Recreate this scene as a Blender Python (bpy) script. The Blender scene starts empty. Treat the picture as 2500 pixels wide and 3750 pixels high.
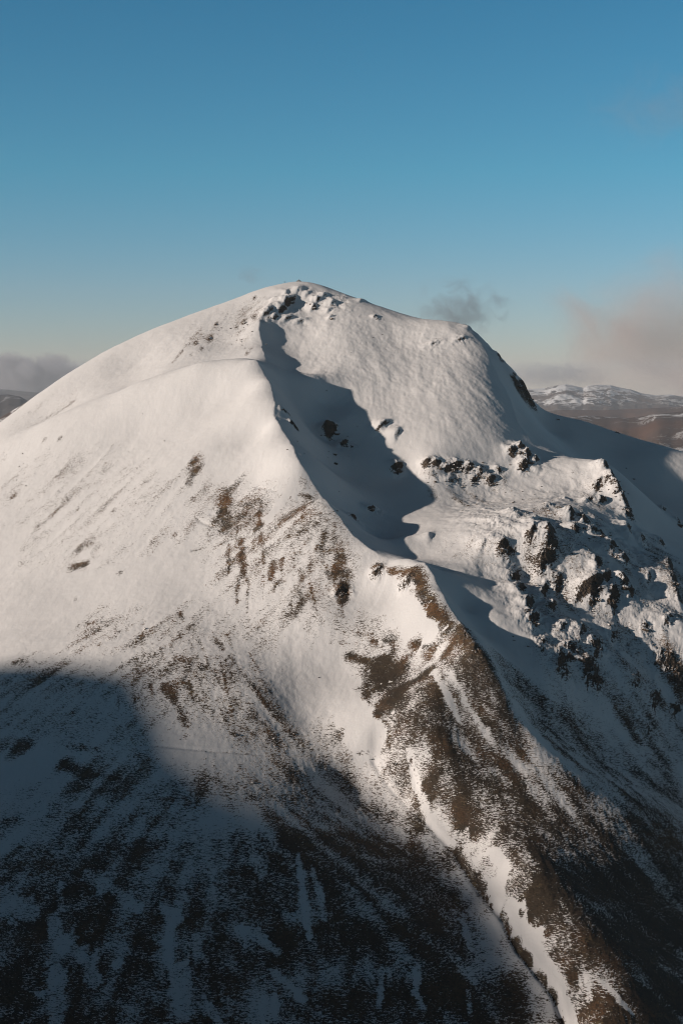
import bpy, bmesh, math, random
import numpy as np
from mathutils import Vector

# ------------------------------------------------------------------ camera, sky, sun, exposure
SC = bpy.context.scene
COL = SC.collection
FPX = 50.0 / 24.0 * 2500.0            # focal length in photo pixels (50 mm lens, portrait)
HORIZON = 1380.0                      # row of the level horizon in the photograph
PITCH = math.atan((1875.0 - HORIZON) / FPX)

cam_d = bpy.data.cameras.new('camera')
cam_d.sensor_fit = 'HORIZONTAL'
cam_d.sensor_width = 24.0
cam_d.lens = 50.0
cam_d.clip_start = 1.0
cam_d.clip_end = 200000.0
cam = bpy.data.objects.new('camera', cam_d)
COL.objects.link(cam)
cam.location = (0, 0, 0)
cam.rotation_euler = (math.radians(90) - PITCH, 0, 0)
SC.camera = cam

SUN_EL = math.radians(16.0)
SUN_AZ = math.radians(22.0)           # light travels to the right and this much away from the camera
LDIR = Vector((math.cos(SUN_AZ) * math.cos(SUN_EL), math.sin(SUN_AZ) * math.cos(SUN_EL), -math.sin(SUN_EL)))
sun_d = bpy.data.lights.new('sun', 'SUN')
sun_d.energy = 5.0
sun_d.angle = math.radians(0.9)
sun_d.color = (1.0, 0.89, 0.795)
sun = bpy.data.objects.new('sun', sun_d)
COL.objects.link(sun)
sun.rotation_euler = LDIR.to_track_quat('-Z', 'Y').to_euler()
sun.location = (-2000, -800, 800)

W = bpy.data.worlds.new('World')
SC.world = W
W.use_nodes = True
wn = W.node_tree.nodes
wl = W.node_tree.links
wn.clear()
sky = wn.new('ShaderNodeTexSky')
sky.sky_type = 'NISHITA'
sky.sun_disc = False
sky.sun_elevation = SUN_EL
sky.sun_rotation = math.atan2(-LDIR.x, -LDIR.y)   # measured from +Y towards +X
sky.altitude = 1000.0
sky.air_density = 1.0
sky.dust_density = 0.0
sky.ozone_density = 4.0
bg = wn.new('ShaderNodeBackground')
bg.inputs['Strength'].default_value = 0.09
# sky tint by height; above the frame darkened and reddened to dim bluish shade
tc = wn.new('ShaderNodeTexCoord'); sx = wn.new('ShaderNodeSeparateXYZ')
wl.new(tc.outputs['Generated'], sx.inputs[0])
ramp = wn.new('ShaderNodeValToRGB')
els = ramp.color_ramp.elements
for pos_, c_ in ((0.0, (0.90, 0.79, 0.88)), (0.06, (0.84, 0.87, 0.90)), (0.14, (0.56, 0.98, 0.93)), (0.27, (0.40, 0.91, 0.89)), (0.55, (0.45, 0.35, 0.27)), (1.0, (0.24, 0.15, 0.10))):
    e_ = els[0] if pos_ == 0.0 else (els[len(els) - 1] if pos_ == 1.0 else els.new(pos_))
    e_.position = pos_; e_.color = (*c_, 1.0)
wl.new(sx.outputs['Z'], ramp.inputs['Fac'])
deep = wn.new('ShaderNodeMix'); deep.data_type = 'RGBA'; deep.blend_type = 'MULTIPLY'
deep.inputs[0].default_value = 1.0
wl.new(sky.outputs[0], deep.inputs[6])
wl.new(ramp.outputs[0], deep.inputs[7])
wo = wn.new('ShaderNodeOutputWorld')
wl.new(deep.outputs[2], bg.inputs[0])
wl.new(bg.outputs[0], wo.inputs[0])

SC.view_settings.view_transform = 'Standard'
SC.view_settings.look = 'None'
SC.view_settings.gamma = 1.0
SC.view_settings.use_curve_mapping = False
SC.view_settings.exposure = 0.14
SC.cycles.max_bounces = 6
SC.cycles.diffuse_bounces = 3
SC.cycles.volume_bounces = 1
SC.cycles.filter_width = 1.1

# ------------------------------------------------------------------ helpers
CP, SP = math.cos(PITCH), math.sin(PITCH)

def ray(u, v):
    """slope of the sight line through a photo pixel: x per metre forward, z per metre forward"""
    x = (u - 1250.0) / FPX
    y = (1875.0 - v) / FPX
    fy = CP + y * SP
    fz = -SP + y * CP
    return x / fy, fz / fy

def at(u, v, Y):
    a, b = ray(u, v)
    return (a * Y, Y, b * Y)

def link(name, me, parent=None, mat=None):
    o = bpy.data.objects.new(name, me)
    COL.objects.link(o)
    if parent is not None:
        o.parent = parent
    if mat is not None and me is not None:
        me.materials.clear()
        me.materials.append(mat)
    return o

def tag(o, label=None, cat=None, group=None, kind=None):
    if label: o['label'] = label
    if cat: o['category'] = cat
    if group: o['group'] = group
    if kind: o['kind'] = kind
    return o

def _hash(ix, iy, seed):
    h = (ix.astype(np.int64) * 374761393 + iy.astype(np.int64) * 668265263 + seed * 974634777) & 0xffffffff
    h = ((h ^ (h >> 13)) * 1274126177) & 0xffffffff
    h = h ^ (h >> 16)
    return (h & 0xffff).astype(np.float32) / 65535.0

def perlin(x, y, seed=0):
    """2-D gradient noise, about -0.7 .. 0.7"""
    x0 = np.floor(x); y0 = np.floor(y)
    fx = (x - x0).astype(np.float32); fy = (y - y0).astype(np.float32)
    ix = x0.astype(np.int64); iy = y0.astype(np.int64)
    sx = fx * fx * fx * (fx * (fx * 6 - 15) + 10)
    sy = fy * fy * fy * (fy * (fy * 6 - 15) + 10)
    def g(dx, dy):
        a = _hash(ix + dx, iy + dy, seed) * (2 * math.pi)
        return np.cos(a) * (fx - dx) + np.sin(a) * (fy - dy)
    a = g(0, 0); b = g(1, 0); c = g(0, 1); d = g(1, 1)
    t = a + sx * (b - a)
    return t + sy * ((c + sx * (d - c)) - t)

def fbm(x, y, octs, seed=0, gain=0.5, lac=2.03):
    s = 0.0; a = 1.0; f = 1.0
    for k in range(octs):
        s = s + a * perlin(x * f + 13.7 * k, y * f - 7.1 * k, seed + k)
        a *= gain; f *= lac
    return s

def ridged(x, y, octs, seed=0):
    s = 0.0; a = 1.0; f = 1.0
    for k in range(octs):
        s = s + a * (1.0 - 2.2 * np.abs(perlin(x * f + 5.3 * k, y * f + 9.9 * k, seed + k)))
        a *= 0.5; f *= 2.1
    return s

def sstep(a, b, x):
    t = np.clip((x - a) / (b - a), 0, 1)
    return t * t * (3 - 2 * t)
# ------------------------------------------------------------------ the mountain: surveyed points
# (photo column, photo row, metres forward of the camera)
SUMMIT_RIDGE = [(1090,1030,1200),(1030,1040,1198),(960,1056,1195),(850,1096,1190),(700,1150,1180),(560,1205,1165),
  (400,1277,1150),(250,1366,1130),(120,1455,1110),(0,1546,1090),(-150,1660,1070),(-400,1840,1040),
  (1150,1038,1195),(1250,1072,1190),(1350,1107,1185),(1450,1140,1180),(1560,1171,1170),(1650,1187,1160),(1700,1194,1150),
  (1740,1218,1135),(1790,1264,1125),(1830,1314,1118),(1885,1360,1110),(1920,1436,1105),(1955,1480,1110),(2040,1518,1125),
  (2130,1538,1130),(2230,1574,1130),(2340,1608,1120),(2420,1630,1110),(2500,1654,1100),(2620,1690,1090),(2900,1790,1070)]
PTS = list(SUMMIT_RIDGE)
PTS += [  # west flank above the hump
  (500,1330,1110),(300,1430,1085),(800,1200,1135),(700,1280,1095),(150,1535,1065),(-100,1680,1040),(930,1130,1160),(860,1260,1100),
  (860,1300,1070),(600,1345,1075),(400,1425,1070),(900,1200,1128),
  # hump rim and the dip behind it
  (0,1628,1032),(200,1524,1036),(340,1470,1034),(500,1402,1030),(620,1364,1025),(740,1326,1018),(860,1321,1010),
  (860,1334,1045),(740,1345,1052),(500,1412,1056),(200,1530,1055),
  # arete from the summit crag down to the hump
  (1010,1085,1170),(985,1130,1150),(955,1180,1122),(952,1220,1106),(962,1290,1066),(972,1322,1040),
  # crest of the spur
  (905,1318,1010),(940,1328,1003),(985,1400,975),(1005,1480,945),(1008,1550,918),(1070,1640,885),(1100,1710,862),(1180,1830,825),(1240,1900,803),
  (1290,1970,785),(1350,2020,770),(1420,2056,757),(1500,2056,750),(1555,2068,742),(1620,2180,714),(1680,2290,686),
  (1760,2400,660),
  # shaded bowl right of the crest
  (1010,1200,1128),(1040,1290,1092),(1060,1370,1052),(1020,1250,1110),(1150,1380,1030),(1060,1440,1004),(1107,1440,1010),(1180,1480,1016),(1260,1530,993),(1130,1560,984),(1205,1615,979),(1330,1600,975),(1400,1680,950),
  (1180,1700,918),(1345,1780,917),(1500,1740,936),(1590,1830,901),(1260,1850,858),(1400,1900,862),(1540,1915,848),(1380,1980,826),(1480,1965,814),(1480,2040,790),
  # headwall
  (1100,1130,1160),(1100,1250,1112),(1250,1200,1122),(1300,1300,1078),(1450,1250,1110),(1500,1350,1062),(1650,1300,1084),
  (1450,1450,1022),(1300,1420,1032),(1650,1450,1016),(1780,1420,1038),(1800,1500,1010),(1550,1600,965),(1700,1620,961),(1850,1620,972),
  (1560,1690,938),(1700,1690,945),(1800,1680,955),(1900,1650,972),(1560,1765,922),(1700,1775,928),(1800,1795,928),
  # east buttress crest and the shaded bowl behind it
  (1800,1330,1086),(1860,1450,1048),(1900,1560,1008),(1960,1640,985),(2060,1682,968),(2200,1690,955),(2250,1770,930),(2300,1900,895),
  (1950,1510,1098),(2010,1580,1085),(2100,1600,1085),(2250,1650,1085),(2360,1680,1068),(2420,1740,1050),(2300,1800,1030),(2500,1775,1048),(2450,1900,980),(2400,1960,905),
  (2600,1800,1045),(2500,2050,850),
  # benches and broken ground
  (1750,1870,865),(1900,1870,856),(2050,1850,870),(2150,1780,930),(1600,1980,808),(1700,2000,794),(1850,2000,785),(2000,2000,790),(2150,2000,808),
  (2350,2100,800),(2350,2010,850),(2450,2200,782),(1600,2060,772),(1640,2088,748),(1740,2130,750),(1795,2200,730),(1820,2260,713),(1900,2100,778),(1900,2250,726),(2050,2150,770),(2100,2300,728),(2100,2400,706),(2300,2300,748),
  (2300,2500,707),(2500,2300,752),(2400,2450,728),(2500,2600,713),(2700,2300,768),(2700,2700,696),(2200,2600,686),(2400,2730,684),
  # trough right of the spur
  (1600,2110,752),(1690,2230,722),(1770,2330,702),(1850,2400,688),(2000,2535,672),(2200,2685,675),(2400,2825,668),(2600,2965,660),(2800,3100,652),
  # flank between crest and stream gully, turning right
  (1400,2300,712),(1500,2400,690),(1300,2150,748),(1450,2180,735),(1600,2420,677),(1600,2550,647),(1750,2520,653),(1860,2565,652),(1950,2600,666),
  (1440,2700,637),(1500,2700,633),(1700,2700,637),(1900,2700,643),(1960,2705,644),(2060,2700,659),(2150,2720,667),(1570,2850,615),(1620,2850,613),(1800,2850,616),(2000,2850,621),(2090,2855,624),(2200,2850,639),(2400,2900,651),
  (1720,3000,596),(1900,3000,594),(2100,3000,601),(2300,3000,613),(2500,3050,624),(1930,3200,556),(2100,3200,566),(2300,3200,582),(2500,3250,594),
  (2060,3400,527),(2300,3400,543),(2500,3450,556),(2250,3700,491),(2500,3750,500),
  # stream gully
  (1250,2450,695),(1390,2760,638),(1480,2880,621),(1600,3030,598),(1680,3130,585),(1760,3280,565),(1850,3430,535),(1960,3600,511),(2080,3750,494),(2250,4000,469),
  (1850,3300,547),(1950,3420,529),(2050,3580,509),(1780,3130,573),(2170,3750,484),
  (1500,3130,582),(1560,3300,552),(1650,3500,520),(1800,3700,497),(1400,3400,528),(1400,3700,493),
  # left slopes
  (0,1700,1000),(0,1900,922),(0,2100,857),(0,2200,818),(0,2300,783),(0,2430,735),(-300,1900,960),(-300,2200,850),(-300,2500,745),(-300,2900,640),(-300,3300,565),(-300,3750,500),
  (250,1700,962),(250,1900,895),(250,2100,830),(300,2200,794),(300,2300,760),(300,2430,712),
  (500,1550,985),(500,1800,897),(500,2000,838),(500,2150,792),(750,1450,988),(750,1650,917),(750,1850,861),(750,2000,821),(750,2150,778),
  (880,1450,975),(950,1600,918),(950,1750,872),(1000,1900,826),(1000,2100,770),(1100,2200,742),(1200,2100,758),(1200,2250,726),(1120,1850,835),
  (900,2290,735),(980,2400,703),(1060,2530,676),(1150,2660,655),(1250,2560,670),(1340,2700,641),
  (600,2250,754),(480,2300,745),(850,2400,700),(950,2550,664),(600,2430,692),(600,2600,650),(850,2650,642),(300,2600,664),(0,2600,684),
  (0,2800,640),(300,2800,627),(600,2800,611),(900,2800,614),(1150,2800,628),(1300,2850,631),
  (0,3000,597),(400,3000,585),(800,3000,574),(1100,3000,586),(1300,2970,608),(1450,3050,600),
  (0,3300,546),(400,3300,538),(800,3300,534),(1150,3300,537),(0,3750,493),(400,3750,489),(800,3750,487),(1150,3750,489),
  (0,4300,445),(800,4300,440),(1600,4300,440),(2400,4300,445),(-600,4300,450),(3000,4300,450)]

P3 = [at(*p) for p in PTS]
# the far side falls away behind the skyline
for (u, v, Y) in SUMMIT_RIDGE:
    x, y, z = at(u, v, Y)
    P3.append((x * 1.02, y + 45, z - 10))
    P3.append((x * 1.08, y + 140, z - 62))
    P3.append((x * 1.2, y + 320, z - 190))
P3 = np.array(P3, dtype=np.float64)

def tps_fit(P, lam=0.003):
    X = P[:, :2] / 100.0
    n = len(X)
    d2 = ((X[:, None, :] - X[None, :, :]) ** 2).sum(-1)
    K = 0.5 * d2 * np.log(d2 + 1e-12)
    K[np.arange(n), np.arange(n)] = lam
    A = np.zeros((n + 3, n + 3))
    A[:n, :n] = K
    A[:n, n] = 1; A[:n, n + 1:] = X
    A[n, :n] = 1; A[n + 1:, :n] = X.T
    b = np.zeros(n + 3); b[:n] = P[:, 2]
    return X, np.linalg.solve(A, b)

GX0, GX1, GY0, GY1, GS = -420.0, 420.0, 380.0, 1560.0, 4.0
gx = np.arange(GX0, GX1 + GS, GS)
gy = np.arange(GY0, GY1 + GS, GS)
TX, TC = tps_fit(P3)

def tps_eval(x, y):
    q = np.stack([x, y], -1).reshape(-1, 2) / 100.0
    out = np.empty(len(q))
    n = len(TX)
    for i in range(0, len(q), 20000):
        s = q[i:i + 20000]
        d2 = (s[:, 0:1] - TX[None, :, 0]) ** 2 + (s[:, 1:2] - TX[None, :, 1]) ** 2
        out[i:i + 20000] = (0.5 * d2 * np.log(d2 + 1e-12)) @ TC[:n] + TC[n] + s @ TC[n + 1:]
    return out.reshape(np.shape(x))

mx, my = np.meshgrid(gx, gy)
HG = tps_eval(mx, my)

def cubic(G, x, y, x0=GX0, y0=GY0, s=GS):
    """Catmull-Rom sample of a plan grid"""
    fx = np.clip((x - x0) / s, 1, G.shape[1] - 3.001); fy = np.clip((y - y0) / s, 1, G.shape[0] - 3.001)
    ix = np.floor(fx).astype(np.int64); iy = np.floor(fy).astype(np.int64)
    tx = fx - ix; ty = fy - iy
    def w(t):
        return (-0.5*t**3 + t**2 - 0.5*t, 1.5*t**3 - 2.5*t**2 + 1, -1.5*t**3 + 2*t**2 + 0.5*t, 0.5*t**3 - 0.5*t**2)
    wx = w(tx); wy = w(ty)
    r = 0.0
    for j in range(4):
        row = 0.0
        for i in range(4):
            row = row + wx[i] * G[iy + j - 1, ix + i - 1]
        r = r + wy[j] * row
    return r

def ground0(x, y):
    return cubic(HG, x, y)
# ------------------------------------------------------------------ crags, knolls and cliffs shaped into the mountain
def hit(u, v, H=None, lo=400.0, hi=1330.0):
    """first point of the plan surface on the sight line of a photo pixel -> metres forward (arrays)"""
    u = np.atleast_1d(np.asarray(u, float)); v = np.atleast_1d(np.asarray(v, float))
    G = HG if H is None else H
    x = (u - 1250.0) / FPX; yc = (1875.0 - v) / FPX
    fy = CP + yc * SP; a = x / fy; b = (-SP + yc * CP) / fy
    Yr = np.full(u.shape, np.nan); Yp = lo
    for Y in np.arange(lo, hi, 3.0):
        g = cubic(G, a * Y, np.full_like(a, Y)) - b * Y
        if Y > lo:
            m = np.isnan(Yr) & (g >= 0)
            t = np.clip(gp / np.where(np.abs(gp - g) < 1e-9, 1e-9, gp - g), 0, 1)
            Yr[m] = (Yp + t * (Y - Yp))[m]
        gp = g; Yp = Y
    return a, b, Yr

# (photo column, row, height m, run-up m, cliff run m, half-width m, facing degrees in plan, rockiness)
CRAGS = [
 # summit crag and the arete below it
 (1052,1075,5.0,16,2.5,5,-20,.5),(1092,1070,5.0,14,2.5,5,-25,.5),(1050,1118,7.0,16,3.0,6,-20,.7),(1072,1102,4.5,12,2.5,5,-30,.7),(1110,1062,5.0,12,2.5,5,-30,.6),
 (1030,1142,4.5,12,2.5,6,-35,.8),(992,1150,4.0,12,2.5,6,-20,.8),(1130,1080,3.5,10,2.0,4,-30,.7),(1165,1105,3.5,10,2,4,-30,.7),(1150,1130,3.5,10,2.0,4,-35,.9),(1190,1085,3,9,2,4,-30,.6),
 (1225,1110,2.5,9,2,5,-35,.6),(1010,1170,3,8,2,5,-50,.9),(1060,1172,2.5,7,2,6,-50,.8),(1105,1180,2,7,2,7,-55,.7),(975,1165,2.5,8,2,5,-45,.9),(1205,1140,2,8,2,4,-40,.7),(1215,1165,1.6,6,1.5,3,-40,.9),(1375,1163,1.6,6,1.5,3,-40,.9),
 (1290,1085,2.2,9,2,5,-35,.5),(1330,1105,2.2,9,2,6,-35,.5),
 # rocks in the shaded bowl
 (1212,1588,10,12,3,5,-40,.9),(1260,1630,4,9,3,5,-40,1),(1458,1722,5,14,3,5,-30,1),(1362,1868,2.5,8,2.5,5,-40,.9),(1294,1902,2.2,8,2.5,5,-40,.9),(1290,1640,2,7,2,3,-35,.9),
 (1075,1560,1.5,6,2,3,-35,.9),(1042,1510,1.5,6,2,3,-35,.9),(1415,1560,3,14,3,6,-35,.4),(1455,1590,3.5,16,3,6,-20,.3),(1390,1575,3,10,3,6,-40,.5),
 # band of rock along the foot of the headwall
 (1570,1700,3,10,2,5,-55,1),(1605,1705,4,10,2,6,-50,1),(1640,1720,3.5,9,2,5,-55,1),(1680,1715,4,10,2,6,-50,1),(1720,1725,4,10,2,6,-45,1),(1760,1740,4.5,12,2.5,6,-40,1),(1800,1765,5,12,2.5,6,-30,1),
 (1740,1765,2.5,8,2,5,-50,1),(1650,1760,2,8,2,5,-55,.9),(1590,1745,2,7,2,5,-60,.9),(1830,1730,3.5,10,2,5,-20,1),
 # dark crag under the east buttress
 (1910,1655,5,12,2.5,6,-25,1),(1935,1680,6,12,2.5,6,-20,1),(1920,1715,5,10,2.5,6,-30,1),(1880,1665,4,10,2.5,5,-30,1),(1965,1690,3.5,9,2,5,-20,1),
 # skyline crags on the right
 (1806,1280,3,10,2.5,6,-10,.7),(1830,1312,3,10,2.5,6,-10,.8),(1884,1360,5,12,2.5,6,-5,1),(1893,1415,4,12,2.5,5,-15,.8),(1925,1440,3,10,2.5,5,-10,.8),(1942,1465,3,10,2.5,5,-10,.8),(2255,1582,2.5,9,2.5,7,-20,.9),
 (1720,1205,2,10,3,8,-20,.4),(1690,1245,2,10,2,8,-50,.5),(1590,1260,1.6,8,2,8,-60,.6),
 # cliff on the right-hand side of the buttress
 (2215,1715,5,16,3,7,-10,.8),(2240,1760,6,14,3,7,-10,1),(2262,1805,7,14,3,7,-10,1),(2285,1850,6,14,3,7,-10,1),(2300,1890,5,12,3,7,-10,1),(2190,1790,4,12,2.5,6,-35,1),(2160,1840,3.5,10,2.5,6,-45,.9),(2205,1840,4,10,2.5,6,-30,1),
 # benches
 (1885,1880,4,16,3,7,-20,.9),(1900,1893,2.5,8,2,4,-25,1),(2010,1965,8,22,3.5,8,-15,.9),(2020,2010,6,14,3,7,-25,1),(1845,2008,3,12,2.5,5,-20,1),(1770,2000,2,10,2.5,6,-30,.7),(1950,1975,3,12,2.5,6,-20,.8),
 (2090,1905,5,16,3,6,-15,.8),(2140,1920,6,16,3,7,-20,1),(2170,1960,5,14,3,6,-20,1),(2110,1950,4,10,2.5,5,-20,1),(2205,1965,3.5,10,2.5,4,-20,1),(2240,2020,6,16,3,8,-20,1),(2285,2050,5,14,3,6,-15,1),
 (2185,2075,6,20,3,8,-15,.9),(1990,2080,5,14,3,6,-25,1),(2225,2130,4,10,2.5,5,-20,.9),(2285,2145,7,10,3,5,-20,1),(2310,2175,5,9,2.5,5,-20,1),(2180,2180,8,16,3,9,-30,1),(2245,2205,8,16,3,8,-15,1),(2140,2195,5,10,2.5,6,-50,1),
 (1905,2185,6,16,3,7,-15,1),(1935,2225,8,16,3,8,-15,1),(1955,2275,8,14,3,8,-15,1),(1985,2190,6,14,3,7,-20,1),(2040,2150,5,12,3,6,-25,1),(2020,2230,5,12,3,7,-20,1),(1880,2130,4,12,3,6,-25,.9),
 (2130,2320,6,20,3,7,-20,.9),(2180,2370,6,16,3,7,-20,1),(2150,2455,4,14,3,6,-20,1),(2175,2480,3,10,2.5,5,-20,1),(2050,2435,5,14,3,6,-15,1),(2090,2390,4,12,3,6,-25,.9),(2060,2310,4,12,3,6,-25,.9),(1990,2370,4,12,3,6,-25,.9),
 (2300,1950,5,18,3,8,-10,.7),(2350,1980,4,16,3,8,-15,.7),(2420,1995,5,18,3,9,-15,.8),(2450,2080,6,18,3,8,-10,1),(2465,2140,7,14,3,8,-10,1),(2480,2190,6,14,3,7,-10,1),(2375,2120,3,12,3,7,-20,.6),
 (2250,2330,3,14,3,8,-25,.6),(2363,2306,2.5,6,2,4,-20,1),(2450,2270,3,14,3,8,-30,.8),(2450,2440,3.5,12,3,5,-25,1),(2480,2480,3.5,12,3,5,-25,1),(2420,2420,3,12,3,5,-30,1),(2400,2560,3,12,3,7,-20,.7),(2470,2600,2.5,12,3,6,-25,.8),
 (2330,2490,3,14,3,8,-25,.5),(2380,2660,2,12,3,6,-20,.5),(2485,1922,4,9,3,5,-20,1),(2430,1870,2,8,2.5,6,-30,.8),(1575,1965,2.2,10,3,6,-15,.2),
 (1960,1905,2.5,12,3,8,-20,.5),(2010,1850,1.8,8,2.5,5,-30,.7),(2075,1830,1.8,8,2.5,5,-30,.7),
 # rocks along the lower crest and in the stream bed
 (1385,2100,2.5,7,2,4,-60,.9),(1500,2130,2,8,2,5,-70,.8),(1253,2170,2.2,9,2.5,5,-60,.9),(1700,2345,1.2,8,2,4,-15,.55),(1740,2390,1.2,8,2,4,-15,.55),
 # stream cut bank
 (1300,2095,.1,8,2,4,-60,.1),
]
cu = np.array([c[0] for c in CRAGS], float); cv = np.array([c[1] for c in CRAGS], float)
_, _, cY = hit(cu, cv)
ca = np.array([ray(u, v)[0] for u, v in zip(cu, cv)])

# finer plan grid carrying every local shape
FS = 1.0
fgx = np.arange(GX0, GX1 + FS, FS); fgy = np.arange(GY0, GY1 + FS, FS)
FX, FY = np.meshgrid(fgx, fgy)
FH = cubic(HG, FX, FY)
ROCK = np.zeros_like(FH)

def window(x, y, r):
    i0 = max(0, int((x - r - GX0) / FS)); i1 = min(FH.shape[1], int((x + r - GX0) / FS) + 2)
    j0 = max(0, int((y - r - GY0) / FS)); j1 = min(FH.shape[0], int((y + r - GY0) / FS) + 2)
    return slice(j0, j1), slice(i0, i1)

# crests: a sharp edge, steeper on the right
CRESTS = [([(880,1319),(940,1330),(985,1400),(1005,1480),(1005,1545),(1070,1640),(1100,1710),(1180,1830),(1240,1900),(1290,1970),(1350,2020),(1420,2055)], 1.9),
          ([(1420,2055),(1500,2056),(1555,2068),(1620,2180),(1680,2290),(1760,2400),(1830,2500),(1900,2615),(1980,2735)], 1.5),
          ([(1010,1085),(985,1130),(955,1180),(952,1220),(962,1290),(972,1318)], 2.0),
          ([(1700,1196),(1745,1225),(1800,1332),(1860,1450),(1900,1558),(1960,1640)], 1.2)]
for line, amp in CRESTS:
    d_u = np.concatenate([np.linspace(a[0], b[0], 12) for a, b in zip(line[:-1], line[1:])])
    d_v = np.concatenate([np.linspace(a[1], b[1], 12) for a, b in zip(line[:-1], line[1:])])
    aa, bb, YY = hit(d_u, d_v)
    ok = np.isfinite(YY); xx = (aa * YY)[ok]; YY = YY[ok]
    # keep the line continuous where the sight line grazed past it
    ref = np.maximum.accumulate(YY[::-1])[::-1]
    r_ = 40
    i0 = max(0, int((xx.min() - r_ - GX0) / FS)); i1 = int((xx.max() + r_ - GX0) / FS); j0 = int((YY.min() - r_ - GY0) / FS); j1 = int((YY.max() + r_ - GY0) / FS)
    best = np.full((j1 - j0, i1 - i0), 1e9); side = np.zeros_like(best); along = np.zeros_like(best)
    gx_ = FX[j0:j1, i0:i1]; gy_ = FY[j0:j1, i0:i1]
    wob = 1.5 * fbm(gx_ / 14, gy_ / 14, 3, 333)
    for q in range(len(xx) - 1):
        ex_, ey_ = xx[q + 1] - xx[q], YY[q + 1] - YY[q]
        L2 = ex_ * ex_ + ey_ * ey_
        if L2 < 1e-6 or L2 > 1600:
            continue
        t_ = np.clip(((gx_ - xx[q]) * ex_ + (gy_ - YY[q]) * ey_) / L2, 0, 1)
        px_ = gx_ - xx[q] - t_ * ex_; py_ = gy_ - YY[q] - t_ * ey_
        dd = np.hypot(px_, py_)
        m = dd < best
        # lines run towards the camera, so the right-hand side is to the left of travel
        best[m] = dd[m]; side[m] = np.sign(ex_ * py_ - ey_ * px_)[m]; along[m] = (q + t_[m]) / (len(xx) - 1)
    d_ = side * best + wob
    fade = sstep(0, .08, along) * (1 - sstep(.92 if len(line) != 9 else .5, 1, along))
    FH[j0:j1, i0:i1] += amp * fade * np.where(d_ > 0, np.exp(-d_ / 3.5), np.exp(d_ / 12.0))

for k, (u, v, h, La, s, wd, ang, rk) in enumerate(CRAGS):
    if v < 1200 and 960 < u < 1340:
        rk *= 0.25; h *= 1.2 if v > 1082 else 0.55
    if 1540 < u < 1840 and 1680 < v < 1800:
        rk *= 0.7; h *= 0.8; wd *= 0.8
    Yc = cY[k]
    if u > 1850 and v > 2260:
        h *= 0.6
    if u > 1850 and v > 1870:
        h *= 0.85; wd *= 1.3; La *= 1.25; s *= 1.15
    if not np.isfinite(Yc):
        continue
    xc = ca[k] * Yc
    w = window(xc, Yc, La + 2.5 * wd + 4)
    dx = FX[w] - xc; dy = FY[w] - Yc
    # ragged plan outline
    dx = dx + 1.1 * fbm(FX[w] / 6, FY[w] / 6, 3, 400 + k); dy = dy + 1.1 * fbm(FX[w] / 6, FY[w] / 6, 3, 700 + k)
    c, sn = math.cos(math.radians(ang)), math.sin(math.radians(ang))
    a = dx * c + dy * sn; b = -dx * sn + dy * c
    edge = a - 0.06 * b * b / wd + 1.0
    prof = sstep(-La, 0.5, edge) * (1 - sstep(0, s, edge)) * np.exp(-(b / wd) ** 2)
    FH[w] += 0.85 * h * prof
    ROCK[w] = np.maximum(ROCK[w], rk * np.exp(-((edge - 1) / 5) ** 2 - (b / (1.2 * wd)) ** 2))
# ------------------------------------------------------------------ where the snow is thin: heather and moor grass
COV = np.zeros_like(FH)                # 0 deep snow .. 1 bare moor

def dab_fields(strokes):
    """strokes: (points, radius px, amount); points are photo pixels on the ground"""
    us, vs, rs, am = [], [], [], []
    for pts, r, a in strokes:
        if len(pts) == 1:
            us.append(pts[0][0]); vs.append(pts[0][1]); rs.append(r); am.append(a); continue
        for (u0, v0), (u1, v1) in zip(pts[:-1], pts[1:]):
            n = max(2, int(math.hypot(u1 - u0, v1 - v0) / (0.5 * r)) + 1)
            for t in np.linspace(0, 1, n):
                us.append(u0 + t * (u1 - u0)); vs.append(v0 + t * (v1 - v0)); rs.append(r); am.append(a)
    us, vs, rs, am = map(lambda q: np.array(q, float), (us, vs, rs, am))
    a, b, Y = hit(us, vs)
    _, _, Yn = hit(us, vs + rs * 0.7); _, _, Yf = hit(us, vs - rs * 0.7)
    rx = rs * Y / FPX
    ry = np.clip(np.abs(Yf - Yn) / 1.4, rx * 0.8, rx * 6)
    ry = np.where(np.isfinite(ry), ry, rx * 2)
    return a * Y, Y, rx, ry, am

def paint(strokes, mode='max', G=None, hard=False):
    G = COV if G is None else G
    for x, y, rx, ry, am in zip(*dab_fields(strokes)):
        if not np.isfinite(y):
            continue
        r = max(rx, ry) * 2.2
        w = window(x, y, r)
        q = ((FX[w] - x) / rx) ** 2 + ((FY[w] - y) / ry) ** 2
        if hard:
            q = q * (1 + 1.5 * fbm(FX[w] / 5, FY[w] / 7, 3, 160)) + 0.5 * fbm(FX[w] / 2.5, FY[w] / 3, 2, 170)
            f = np.clip((1.7 - q) * 1.2, 0, 1)
        else:
            f = np.exp(-0.8 * q)
        if mode == 'max':
            G[w] = np.maximum(G[w], am * f)
        elif mode == 'min':
            G[w] = np.minimum(G[w], 1 - (1 - am) * np.clip(f * 1.25, 0, 1))
        else:
            G[w] += am * f

def P(*c):
    return [(c[i], c[i + 1]) for i in range(0, len(c), 2)]

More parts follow.
